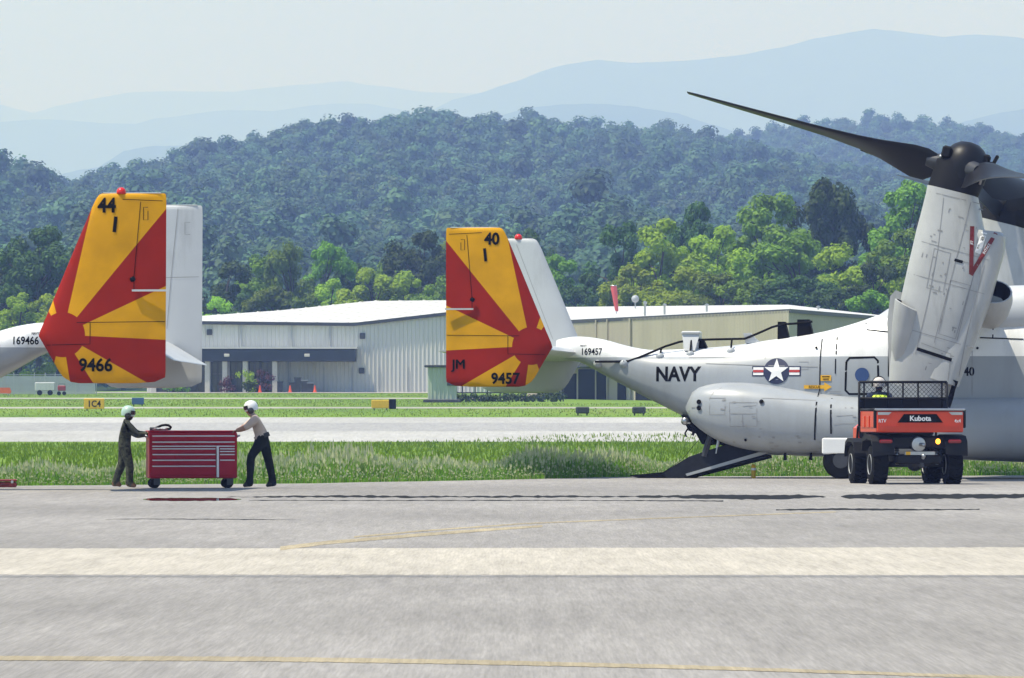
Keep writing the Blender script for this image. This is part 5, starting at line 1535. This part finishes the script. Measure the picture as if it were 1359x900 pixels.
def person(root, J, mats, fingers=True, hand_dir=1):
    """J joint dict: 3D points. mats: dict region -> material index list order"""
    names = ['pelvis', 'waist', 'chest', 'neck', 'jaw', 'skull', 'crown', 'nose']
    P = [J['pelvis'], J['pelvis'].lerp(J['chest'], .45), J['chest'], J['neck'], J['head'] + J['hup'] * -.075 + J['hfw'] * .018, J['head'] + J['hup'] * .0 + J['hfw'] * .01, J['head'] + J['hup'] * .075, J['head'] + J['hfw'] * .105 + J['hup'] * -.01]
    Rr = [(.155, .145), (.14, .13), (.178, .15), (.062, .062), (.072, .076), (.086, .092), (.07, .075), (.018, .016)]
    E = [(0, 1), (1, 2), (2, 3), (3, 4), (4, 5), (5, 6), (5, 7)]
    seg = [(0, 1, 'top'), (1, 2, 'top'), (2, 3, 'top'), (3, 4, 'skin'), (4, 5, 'skin'), (5, 6, 'skin'), (5, 7, 'skin')]
    for sd in 'lr':
        i = len(P)
        P += [J['sh' + sd], J['el' + sd], J['wr' + sd], J['ha' + sd]]
        Rr += [(.098, .092), (.07, .066), (.05, .046), (.045, .03)]
        E += [(2, i), (i, i + 1), (i + 1, i + 2), (i + 2, i + 3)]
        seg += [(2, i, 'top'), (i, i + 1, 'sleeve'), (i + 1, i + 2, 'cuff'), (i + 2, i + 3, 'hand')]
        i = len(P)
        td = J['to' + sd] - J['an' + sd]; td.z = 0; td.normalize()
        P += [J['hi' + sd], J['kn' + sd], J['kn' + sd].lerp(J['an' + sd], .35), J['an' + sd], J['to' + sd], J['an' + sd] - td * .055 + (J['to' + sd] - J['an' + sd]).project(Vector((0, 0, 1))) * .9]
        Rr += [(.118, .115), (.086, .084), (.084, .082), (.058, .056), (.046, .036), (.038, .034)]
        E += [(0, i), (i, i + 1), (i + 1, i + 2), (i + 2, i + 3), (i + 3, i + 4), (i + 3, i + 5)]
        seg += [(i + 3, i + 5, 'boot'), (0, i, 'leg'), (i, i + 1, 'leg'), (i + 1, i + 2, 'leg'), (i + 2, i + 3, 'leg'), (i + 3, i + 4, 'boot')]
    me = skin_mesh(P, E, Rr, 0, 2)
    order = ['top', 'sleeve', 'cuff', 'leg', 'boot', 'skin', 'hand']
    for k in order: me.materials.append(mats[k])
    mi = []
    belt = J['pelvis'].lerp(J['chest'], .16)
    ax = (J['chest'] - J['pelvis']).normalized()
    for p in me.polygons:
        c = p.center; best = None
        for a, b, k in seg:
            A_, B_ = P[a], P[b]; d = B_ - A_; t = max(0, min(1, (c - A_).dot(d) / max(1e-9, d.length_squared))); dist = (c - A_ - d * t).length / (max(Rr[a][0], Rr[b][0]) + .02)
            if best is None or dist < best[0]: best = (dist, k)
        k = best[1]
        if k in ('top',) and (c - belt).dot(ax) < 0: k = 'leg'
        if k == 'leg' and (c - belt).dot(ax) > 0.02: k = 'top'
        mi.append(order.index(k))
    mb = MB(); mb.v = [tuple(v.co) for v in me.vertices]; mb.f = [list(p.vertices) for p in me.polygons]; mb.m = mi
    # five fingers per hand
    for sd in 'lr':
        h = J['ha' + sd]; f = (h - J['wr' + sd]).normalized(); side = Vector((0, 1, 0)); side = (side - f * side.dot(f)).normalized(); dn = f.cross(side).normalized()
        if dn.z > 0: dn = -dn
        for q, (o, ln) in enumerate(((-.03, .07), (-.01, .08), (.01, .075), (.03, .06))):
            b0 = h + side * o - f * .01
            mb.tube([b0, b0 + f * ln * .5 + dn * .004, b0 + f * ln * .8 + dn * .025, b0 + f * ln * .9 + dn * .05], [.0095, .009, .008, .006], 6, 6)
        b0 = h - f * .05 + side * .032
        mb.tube([b0, b0 + side * .03 + f * .025, b0 + side * .035 + f * .055 + dn * .02], [.012, .010, .007], 6, 6)
        # ears on the head sides
    for s in (-1, 1):
        sdv = J['hup'].cross(J['hfw']).normalized()
        mb.sphere(J['head'] + sdv * s * .085, (.018, .014, .03), 8, 6, 5)
    o = mb.build('body', [mats[k] for k in order], root, True, False)
    return o

def helmet(root, J, mat, visor=True, cups=True):
    up, fw = J['hup'], J['hfw']; sdv = up.cross(fw).normalized(); c = J['head'] + up * .02
    rot = Matrix((fw, sdv, up)).transposed()
    mb = MB(); prof = [(.128, -.055), (.135, -.01), (.132, .04), (.115, .09), (.08, .125), (.035, .143), (.004, .147)]
    mb.lathe(prof, c - fw * .008, n=22, rot=rot, caps=True)
    h = mb.build('helmet', mat, root, 50)
    if visor:
        mb = MB(); n = 14; a = []
        for z, r in ((.055, .140), (.0, .146), (-.03, .128)):
            a.append([c - fw * .008 + rot @ Vector((r * math.cos(t), r * math.sin(t), z)) for t in np.linspace(-1.15, 1.15, n)])
        for z, r in ((-.03, .118), (.0, .13), (.055, .128)):
            a.append([c - fw * .008 + rot @ Vector((r * math.cos(t), r * math.sin(t), z)) for t in np.linspace(-1.15, 1.15, n)])
        mb.loft(a + [a[0]], False, closed=False); mb.build('goggles', GOG, root, 40)
    if cups:
        for s in (-1, 1):
            mb = MB(); mb.lathe([(.02, 0), (.06, .005), (.062, .035), (.045, .055), (.01, .058)], c + sdv * s * .11 - up * .055, n=14, rot=rot @ (Matrix.Rotation(R(-90 * s), 3, 'X')))
            mb.build('ear_cup', GOG, root, 40)
    return h

def v3(px, py, y, px0, s=69.0, base=648.0): return Vector(((px - px0) / s, y, (base - py) / s))

DP = F * HC / (648 - HY)          # both pushers stand at this depth
sP = F / DP
# --- left pusher
p0 = 167.0
pr = empty('person', ((p0 - CX) / sP, DP, .004), 0, 'person in dark camouflage and teal helmet pushing the red tool chest from its left end', 'person')
q = lambda px, py, y: v3(px, py, y, p0, sP)
J = dict(pelvis=q(164.5, 590, 0), chest=q(167.5, 567.5, 0), neck=q(168.2, 557.5, 0), head=q(170.5, 550.0, 0), hup=Vector((.12, 0, 1)).normalized(), hfw=Vector((1, 0, -.12)).normalized(),
         shl=q(167.5, 564, .17), ell=q(181, 576, .21), wrl=q(194, 576, .17), hal=q(199.5, 574.2, .16), shr=q(168.5, 564, -.17), elr=q(182, 578.5, -.21), wrr=q(195, 576.5, -.15), har=q(200.5, 574.2, -.14),
         hil=q(164.5, 594, .085), knl=q(161.5, 617, .09), anl=q(151.8, 640, .09), tol=q(161, 645.5, .09), hir=q(165.5, 594, -.085), knr=q(172.5, 617.5, -.09), anr=q(172, 642.5, -.09), tor=q(181.5, 645.5, -.09))
person(pr, J, dict(top=CAMO, sleeve=CAMO, cuff=CAMO, leg=CAMO, boot=BOOT, skin=SKIN, hand=SKIN))
helmet(pr, J, HELG)
# --- right pusher
p0 = 345.0
pr2 = empty('person', ((p0 - CX) / sP, DP, .004), 0, 'person in tan shirt, dark trousers and white helmet leaning on the red tool chest', 'person')
J = dict(pelvis=q(349, 583, 0), chest=q(340.5, 561, 0), neck=q(335.5, 551.8, 0), head=q(332.8, 543.2, 0), hup=Vector((-.18, 0, 1)).normalized(), hfw=Vector((-1, 0, -.18)).normalized(),
         shl=q(338.5, 557.5, -.17), ell=q(328.5, 567, -.2), wrl=q(318, 571, -.15), hal=q(313, 571.6, -.14), shr=q(338, 557.5, .17), elr=q(327, 565, .2), wrr=q(317, 571, .15), har=q(312, 571.6, .14),
         hil=q(347.5, 587, -.085), knl=q(333.2, 606, -.09), anl=q(331.8, 642, -.09), tol=q(325.5, 646, -.09), hir=q(350, 587, .085), knr=q(356.5, 612, .09), anr=q(362.5, 641, .09), tor=q(352.5, 645.5, .09))
J['tol'] = q(339, 646, -.09); J['anl'] = q(331.8, 641.5, -.09)
J['tol'] = q(322.5, 645.5, -.09)
person(pr2, J, dict(top=TAN, sleeve=TAN, cuff=SKIN, leg=DKT, boot=BOOTK, skin=SKIN, hand=SKIN))
helmet(pr2, J, HELW)
mb = MB(); bl = J['pelvis'].lerp(J['chest'], .16); axb = (J['chest'] - J['pelvis']).normalized(); bx = Vector((axb.z, 0, -axb.x))
mb.loft([[bl + axb * h + bx * .152 * math.cos(t) + Vector((0, .155 * math.sin(t), 0)) for t in np.linspace(0, 2 * math.pi, 20, endpoint=False)] for h in (-.045, .04)]); mb.build('belt', BOOTK, pr2, 40)

# ================================================================== tool chest
CRED = paint('chest red', (.38, .006, .022), .45, .1, 2, spec=.25)
CWH = paint('drawer pull', (.75, .74, .74), .35, .05, 4)
tc_ = empty('tool_chest', ((254 - CX) / sP, DP + .05, .004), R(9), 'long red rolling tool chest with white drawer pulls between two people', 'tool chest')
wC = 117 / sP; z0c = (648 - 635) / sP; z1c = (648 - 573.5) / sP; dC = .62
mb = MB(); mb.box((0, 0, (z0c + z1c) / 2), (wC, dC, z1c - z0c), bev=.02); ch = mb.build('cabinet', CRED, tc_, 30)
mb = MB(); mb.box((0, 0, z1c + .012), (wC + .02, dC + .02, .03), bev=.01); mb.build('lid', CRED, tc_)
zc = lambda py: (648 - py) / sP
xL, xM, xR_ = -wC / 2 + .04, (285.5 - 254) / sP - .02, wC / 2 - .04
xM2 = xM + .06
yf = -dC / 2
def drawer(x0, x1, zt, zb_):
    mb = MB(); mb.box(((x0 + x1) / 2, yf - .012, (zt + zb_) / 2), (x1 - x0, .03, zt - zb_ - .012), bev=.006); d = mb.build('drawer', CRED, tc_)
    mb = MB(); mb.box(((x0 + x1) / 2, yf - .04, zt - .022), (x1 - x0 - .02, .035, .022), bev=.008); mb.build('drawer_pull', CWH, d)
tops = [577.5, 585.5, 591]
for a, b in zip(tops, tops[1:] + [594.5]): drawer(xL, xR_, zc(a), zc(b))
lt = [594.5, 602, 609.5, 617.5]
for a, b in zip(lt, lt[1:] + [631]): drawer(xL, xM, zc(a), zc(b))
rt = [594.5, 598, 602, 609.5]
for a, b in zip(rt, rt[1:] + [631]): drawer(xM2, xR_, zc(a), zc(b))
mb = MB(); mb.box(((xM + xM2) / 2, yf - .03, (zc(592) + zc(634)) / 2), (.045, .06, zc(592) - zc(634)), bev=.01); mb.build('divider', CWH, tc_)
for sx_ in (-wC / 2 - .03, wC / 2 + .03):
    mb = MB(); mb.tube([(sx_ * .97, -.22, z1c - .1), (sx_ * 1.03, -.22, z1c - .07), (sx_ * 1.03, .22, z1c - .07), (sx_ * .97, .22, z1c - .1)], .016, 8); mb.build('push_handle', M['steel'], tc_, True)
for sx_ in (-wC / 2 + .12, wC / 2 - .16):
    for sy in (-.22, .22):
        mb = MB(); mb.lathe([(.03, -.03), (.085, -.028), (.095, -.015), (.095, .015), (.085, .028), (.03, .03)], (sx_, sy, .095), 'Y', 16); w_ = mb.build('caster', M['rubber'], tc_, 40)
        mb = MB(); mb.box((sx_ + .03, sy - .045, .13), (.12, .012, .14)); mb.box((sx_ + .03, sy + .045, .13), (.12, .012, .14)); mb.box((sx_ + .03, sy, .2 - .01), (.13, .1, .02)); mb.build('caster_fork', M['darkmetal'], tc_)
# things on the chest
CL = paint('pale cloth', (.6, .62, .66), .9, .1, 6)
zt_ = z1c + .031
cl_ = empty('folded_rag', ((211 - CX) / sP, DP, zt_), R(9), 'pale folded rag lying on the left end of the tool chest', 'rag')
mb = MB(); n = 12; vs = []
for i in range(n + 1):
    for j in range(9):
        vs.append((-.14 + .28 * i / n, -.22 + .35 * j / 8, .018 + .012 * math.sin(i * 1.3 + j) + .01 * math.cos(j * 1.9)))
mb.add(vs, [[i * 9 + j, i * 9 + j + 1, (i + 1) * 9 + j + 1, (i + 1) * 9 + j] for i in range(n) for j in range(8)]); a0 = len(mb.v)
mb.add([(x, y, .002) for x, y, z in vs], [[i * 9 + j, (i + 1) * 9 + j, (i + 1) * 9 + j + 1, i * 9 + j + 1] for i in range(n) for j in range(8)]); mb.build('cloth', CL, cl_, True)
mb = MB(); mb.box((0, -.05, .045), (.2, .2, .012), bev=.004); mb.build('fold', CL, cl_)
hs = empty('air_hose', ((217 - CX) / sP, DP, zt_), R(9), 'thick black hose looped over the left end of the tool chest', 'hose')
mb = MB(); mb.tube([(-.20, -.05, .03), (-.12, -.05, .06), (-.04, -.04, .095), (.04, -.02, .105), (.10, 0, .095), (.145, .02, .06), (.13, .04, .028), (.05, .06, .024)], .024, 10); mb.build('hose', M['rubber'], hs, True)
mb = MB(); mb.lathe([(.02, -.05), (.034, -.045), (.034, .045), (.02, .05)], (-.22, -.05, .028), 'X', 12); mb.build('coupling', M['darkmetal'], hs, 40)
# red case at the left edge
rc = empty('red_case', ((7 - CX) / sP, DP, .004), R(4), 'low dark red equipment case on the pavement near the camouflaged person', 'case')
RC = paint('dark red case', (.20, .012, .016), .5, .15, 4)
mb = MB(); mb.box((0, 0, .065), (.44, .3, .1), bev=.02); mb.build('body', RC, rc)
mb = MB(); mb.box((0, 0, .145), (.45, .31, .045), bev=.015); mb.build('lid', RC, rc)
for x in (-.13, .13):
    mb = MB(); mb.box((x, -.158, .115), (.05, .014, .05), bev=.004); mb.build('latch', M['steel'], rc)
mb = MB(); mb.tube([(-.07, -.155, .06), (-.06, -.185, .06), (.06, -.185, .06), (.07, -.155, .06)], .008, 6); mb.build('handle', M['ink'], rc)
# beacon reflector post in the grass
mk_ = empty('marker_post', W(1000, 640, 158).xy.to_3d(), 0, 'short orange marker post in the grass under the sponson', 'marker')
mb = MB(); mb.lathe([(.05, -.02), (.05, .28), (.03, .31)], n=10); mb.build('post', SY, mk_)
mb = MB(); mb.lathe([(.055, .18), (.057, .2), (.055, .23)], n=10); mb.build('band', CWH, mk_)

# ================================================================== utility vehicle
DU = 145.0; sU = F / DU
UR = paint('vehicle orange red', (.60, .042, .008), .3, .08, 2)
UK = paint('vehicle black plastic', (.009, .009, .011), .6, .2, 4, spec=.25)
AMB, nta, pa = new_mat('amber lamp')
pa.inputs['Base Color'].default_value = (.8, .3, .02, 1); pa.inputs['Emission Color'].default_value = (1, .38, .03, 1); pa.inputs['Emission Strength'].default_value = 3.0
TLR = paint('tail lamp', (.22, .01, .015), .2, .1, 3)
uv = empty('utility_vehicle', ((1214 - CX) / sU, DU, 0.004), R(8), 'orange and black utility vehicle with mesh headboard parked before aircraft 40', 'utility vehicle')
base = HY + HC * sU
zu = lambda py: (base - py) / sU
xu = lambda px: (px - 1214) / sU
hwid = 1.0
# wheels
TR = .40
def tyre_mesh():
    mb = MB(); mb.lathe([(.20, -.155), (.33, -.165), (.375, -.14), (.385, -.08), (.385, .08), (.375, .14), (.33, .165), (.20, .155)], (0, 0, 0), 'X', 28)
    n = 22
    for k in range(n):
        a = 2 * math.pi * k / n
        for s in (-1, 1):
            rot = Matrix.Rotation(a + (.14 if s > 0 else 0), 3, 'X') @ Matrix.Rotation(.35 * s, 3, 'Z')
            c = Matrix.Rotation(a + (.14 if s > 0 else 0), 3, 'X') @ Vector((s * .08, 0, .388))
            mb.box(c, (.14, .05, .03), rot)
    return mb.mesh('tyre', M['rubber'], 40)
tm = tyre_mesh()
mb = MB(); mb.lathe([(.02, -.14), (.10, -.15), (.19, -.12), (.205, -.17), (.21, .17), (.19, .12), (.10, .15), (.02, .14)], (0, 0, 0), 'X', 22); rm = mb.mesh('rim', M['grey'], 40)
for (x, y) in ((-.76, .0), (.76, .0), (-.76, 2.05), (.76, 2.05)):
    w_ = link('wheel', rm, uv); w_.location = (x, y, TR); link('tyre', tm, w_)
# chassis and rear axle
mb = MB(); mb.box((0, 1.0, .50), (.9, 3.0, .18), bev=.03); mb.build('chassis', UK, uv)
mb = MB(); mb.tube([(-.6, 0, TR), (.6, 0, TR)], .06, 10); mb.sphere((0, 0, TR + .02), (.17, .19, .16), 14, 10); mb.build('rear_axle', M['darkmetal'], uv, True)
mb = MB(); mb.tube([(-.6, 2.05, TR), (.6, 2.05, TR)], .05, 10); mb.build('front_axle', M['darkmetal'], uv, True)
mb = MB(); mb.lathe([(.04, -.1), (.14, -.09), (.16, 0), (.14, .1), (.04, .12)], (.0, -.32, .80), 'Y', 18); mb.build('muffler', M['steel'], uv, 40)
mb = MB(); mb.tube([(.0, -.36, .8), (.07, -.47, .8), (.1, -.52, .78)], .035, 10); mb.build('exhaust_pipe', M['steel'], uv, True)
mb = MB(); mb.box((.02, -.42, .60), (.62, .05, .13), bev=.01); hp = mb.build('hitch_plate', M['steel'], uv)
mb = MB(); mb.box((-.22, -.45, .60), (.09, .02, .11)); mb.build('warning_tag', M['resc'], uv)
mb = MB(); mb.tube([(.06, -.42, .55), (.06, -.58, .53)], .03, 8); mb.sphere((.06, -.60, .57), .045, 10, 8); mb.build('tow_ball', M['steel'], uv, True)
mb = MB(); mb.box((.05, -.44, .43), (.1, .1, .2), bev=.02); mb.build('receiver', M['darkmetal'], uv)
for x in (-.40, .42):
    mb = MB(); mb.tube([(x, -.2, .40), (x * .97, -.12, .80)], .035, 10); d_ = mb.build('shock_absorber', M['steel'], uv, True)
    for k in range(5):
        mb = MB(); mb.lathe([(.05, -.012), (.062, 0), (.05, .012)], (x * .99, -.17 + .015 * k, .5 + .06 * k), n=12); mb.build('spring_coil', M['darkmetal'], d_, True)
mb = MB(); mb.box((0, .1, .84), (1.2, .9, .26), bev=.04); mb.build('engine_cover', UK, uv)
# fenders
for s in (-1, 1):
    mb = MB(); ring = []
    pr_ = [(-.56, .66), (-.52, .86), (-.36, .97), (.1, 1.0), (.5, .95), (.62, .75)]
    mb.prism(pr_ + [(y, z - .07) for y, z in reversed(pr_)], 0, 0.01) if False else None
    outer = [(y, z) for y, z in pr_]
    vs = [(s * x, y, z - o_) for (y, z) in outer for x, o_ in ((.52, 0), (.97, 0), (.97, .09), (.52, .06))]
    fs = [[4 * i + a, 4 * i + (a + 1) % 4, 4 * i + 4 + (a + 1) % 4, 4 * i + 4 + a] for i in range(5) for a in range(4)] + [[0, 1, 2, 3], [23, 22, 21, 20]]
    mb.add(vs, fs); fd = mb.build('rear_fender', UK, uv)
    mb = MB(); mb.box((s * .70, -.575, .86), (.26, .05, .07), bev=.015); mb.build('tail_lamp', TLR, uv)
mb = MB(); mb.sphere((.37, -.52, .86), (.05, .03, .055), 10, 8); mb.build('indicator_lamp', AMB, uv, True)
# cargo bed
zb0, zb1 = zu(574), zu(546)
mb = MB(); mb.box((0, .33, zb0 + .03), (1.72, 1.7, .06)); mb.build('bed_floor', UK, uv)
for s in (-1, 1):
    mb = MB(); mb.box((s * .86, .33, (zb0 + zb1) / 2), (.05, 1.68, zb1 - zb0), bev=.012); bs = mb.build('bed_side', UR, uv)
    for k in range(3):
        mb = MB(); mb.box((s * .893, -.15 + .48 * k, (zb0 + zb1) / 2), (.022, .3, (zb1 - zb0) * .55), bev=.008); mb.build('side_rib', UR, bs)
    mb = MB(); mb.tube([(s * .87, -.52, zb1 + .03), (s * .87, 1.18, zb1 + .03)], .028, 8); mb.build('bed_rail', UK, uv, True)
    mb = MB(); mb.box((s * .905, -.50, (zb0 + zb1) / 2 + .06), (.06, .08, zb1 - zb0 - .05), bev=.015); mb.build('corner_post', UK, uv)
mb = MB(); mb.box((0, -.53, (zb0 + zb1) / 2), (1.76, .06, zb1 - zb0), bev=.02); tg = mb.build('tailgate', UR, uv, 30)
mb = MB(); mb.box((0, -.53, zb1 + .03), (1.84, .07, .05), bev=.015); mb.build('tailgate_rail', M['steel'], uv)
zm = zb0 + (zb1 - zb0) * .66
mb = MB(); mb.prism([(-.46, zm - .085), (.46, zm - .085), (.33, zm + .085), (-.33, zm + .085)], -.572, -.558); mb.build('badge_panel', M['ink'], tg)
vs, fs = text2d('Kubota', .105, 1.05, .03); mb = MB(); mb.add([(x, -.577, zm + .0 + y) for x, y in vs], fs); mb.build('badge_lettering', M['inswhite'], tg, fix=False)
for t, x in (('RTV', -.77), ('4x4', .76)):
    vs, fs = text2d(t, .07, 1.0, .02); mb = MB(); mb.add([(x + a * .9, -.566, zb0 + .23 + b) for a, b in vs], fs); mb.build('model_lettering', M['inswhite'], tg, fix=False)
mb = MB(); mb.box((0, -.565, zb0 + .13), (1.6, .02, .012)); mb.build('tailgate_crease', UR, tg)
for s in (-1, 1):
    mb = MB(); mb.prism([(s * .86, zb1 - .02), (s * .58, zb1 - .02), (s * .64, zb1 - .075), (s * .86, zb1 - .075)], -.566, -.558); mb.build('reflector_strip', M['steel'], tg)
# headboard with mesh
zc0, zc1 = zu(546), zu(507); yh = 1.22; xh = .90
for x in (-xh, -xh + .1, -.31, .0, .31, xh - .1, xh):
    mb = MB(); mb.tube([(x, yh, zc0 - (.3 if abs(x) > .85 else 0)), (x, yh, zc1)], .026 if abs(x) > .85 else .019, 8); mb.build('headboard_post', UK, uv, True)
for z in (zc1, zu(529)):
    mb = MB(); mb.tube([(-xh, yh, z), (xh, yh, z)], .026, 8); mb.build('headboard_bar', UK, uv, True)
mb = MB(); mb.box((0, yh + .02, (zc0 + zu(529)) / 2), (2 * xh, .03, zu(529) - zc0), bev=.008); mb.build('headboard_panel', UK, uv)
mb = MB(); zl, zh_ = zu(529), zc1; hgt = zh_ - zl
for s in (-1, 1):
    x = -xh - hgt
    while x < xh + hgt:
        a0, a1 = x, x + s * hgt
        t0, t1 = 0, 1
        def cl_x(t): return a0 + (a1 - a0) * t
        pts = [t for t in (0, 1)]
        lo_, hi_ = 0.0, 1.0
        for lim, sgn in ((-xh, 1), (xh, -1)):
            f0, f1 = sgn * (a0 - lim), sgn * (a1 - lim)
            if f0 < 0 and f1 < 0: lo_ = 2
            elif f0 < 0: lo_ = max(lo_, f0 / (f0 - f1))
            elif f1 < 0: hi_ = min(hi_, f0 / (f0 - f1))
        if lo_ < hi_:
            p, q_ = Vector((cl_x(lo_), yh + s * .006, zl + hgt * lo_)), Vector((cl_x(hi_), yh + s * .006, zl + hgt * hi_))
            mb.tube([p, q_], .0042, 4)
        x += .09
o = mb.build('mesh_screen', UK, uv); o['kind'] = 'stuff'
# cab: seat, sides, dash, steering wheel, front hood
mb = MB(); mb.box((0, 1.75, 1.02), (1.35, .5, .28), bev=.05); mb.build('seat', UK, uv)
mb = MB(); mb.box((0, 1.5, 1.25), (1.35, .14, .6), Matrix.Rotation(R(-8), 3, 'X'), bev=.05); mb.build('seat_back', UK, uv)
mb = MB(); mb.box((0, 2.75, .95), (1.4, .55, .5), bev=.08); mb.build('hood', UR, uv)
mb = MB(); mb.box((0, 2.4, 1.05), (1.35, .15, .3), bev=.04); mb.build('dashboard', UK, uv)
for s in (-1, 1):
    mb = MB(); mb.box((s * .66, 1.9, .72), (.1, 1.0, .3), bev=.03); mb.build('side_sill', UK, uv)
    mb = MB(); vs = [(s * x, y, z - o_) for (y, z) in ((1.5, .62), (1.6, .84), (1.85, .92), (2.25, .92), (2.5, .84), (2.6, .62)) for x, o_ in ((.55, 0), (.95, 0), (.95, .08), (.55, .06))]
    mb.add(vs, [[4 * i + a, 4 * i + (a + 1) % 4, 4 * i + 4 + (a + 1) % 4, 4 * i + 4 + a] for i in range(5) for a in range(4)] + [[0, 1, 2, 3], [23, 22, 21, 20]]); mb.build('front_fender', UK, uv)
    mb = MB(); mb.tube([(s * .7, 1.35, .9), (s * .72, 1.4, 1.2), (s * .72, 2.3, 1.15), (s * .7, 2.5, .9)], .025, 8); mb.build('grab_rail', UK, uv, True)
mb = MB(); ring = [Vector((-.38 + .17 * math.cos(t), 2.2 + .05 * math.sin(t), 1.3 + .16 * math.sin(t))) for t in np.linspace(0, 2 * math.pi, 17)]; mb.tube(ring, .018, 8); mb.tube([(-.38, 2.2, 1.3), (-.38, 2.4, 1.12)], .025, 8); mb.build('steering_wheel', UK, uv, True)
# driver
dm_ = uv.matrix_basis.to_3x3() if False else Matrix.Rotation(R(8), 3, 'Z')
dl_ = dm_ @ Vector((-.40, 1.72, 1.16)) + uv.location
dv = empty('person', dl_, R(8), 'seated driver in a bright yellow vest seen through the mesh headboard', 'person')
q3 = lambda x, y, z: Vector((x, y, z))
J = dict(pelvis=q3(0, 0, .10), chest=q3(0, -.05, .50), neck=q3(0, -.03, .67), head=q3(.0, .0, .83), hup=Vector((0, .03, 1)).normalized(), hfw=Vector((0, 1, -.03)).normalized(),
         shl=q3(-.2, -.03, .60), ell=q3(-.27, .18, .38), wrl=q3(-.14, .42, .38), hal=q3(-.11, .48, .36), shr=q3(.2, -.03, .60), elr=q3(.26, .18, .38), wrr=q3(.16, .42, .38), har=q3(.14, .48, .36),
         hil=q3(-.1, .06, .10), knl=q3(-.13, .48, .10), anl=q3(-.13, .60, -.28), tol=q3(-.13, .74, -.33), hir=q3(.1, .06, .10), knr=q3(.13, .48, .10), anr=q3(.13, .60, -.28), tor=q3(.13, .74, -.33))
for k in list(J):
    if k not in ('hup', 'hfw'): J[k] = J[k] * 1.0
person(dv, J, dict(top=NAVYC, sleeve=NAVYC, cuff=SKIN, leg=DKT, boot=BOOTK, skin=SKIN, hand=SKIN))
HAIR = paint('pale cap', (.55, .5, .47), .8, .1, 6)
helmet(dv, J, HAIR, visor=False, cups=False)
mb = MB()
c = J['head'] + Vector((0, 0, .03))
mb.tube([c + Vector((.135 * math.cos(t), -.01, .15 * math.sin(t))) for t in np.linspace(0, math.pi, 13)], .014, 6); mb.build('headset_band', GOG, dv, True)
for s in (-1, 1):
    mb = MB(); mb.lathe([(.02, -.03), (.05, -.028), (.05, .028), (.02, .03)], c + Vector((s * .125, -.01, -.01)), 'X', 12); mb.build('ear_cup', GOG, dv, 40)
# vest: shell over the torso
secs = []
for z, hx, hy, yo in ((.18, .19, .155, -.01), (.32, .19, .15, -.03), (.46, .215, .155, -.05), (.56, .225, .14, -.045), (.635, .17, .10, -.035)):
    secs.append([Vector((hx * math.cos(t), yo + hy * math.sin(t), z)) for t in np.linspace(0, 2 * math.pi, 22, endpoint=False)])
mb = MB(); mb.loft(secs); mb.build('vest', VEST, dv, True)
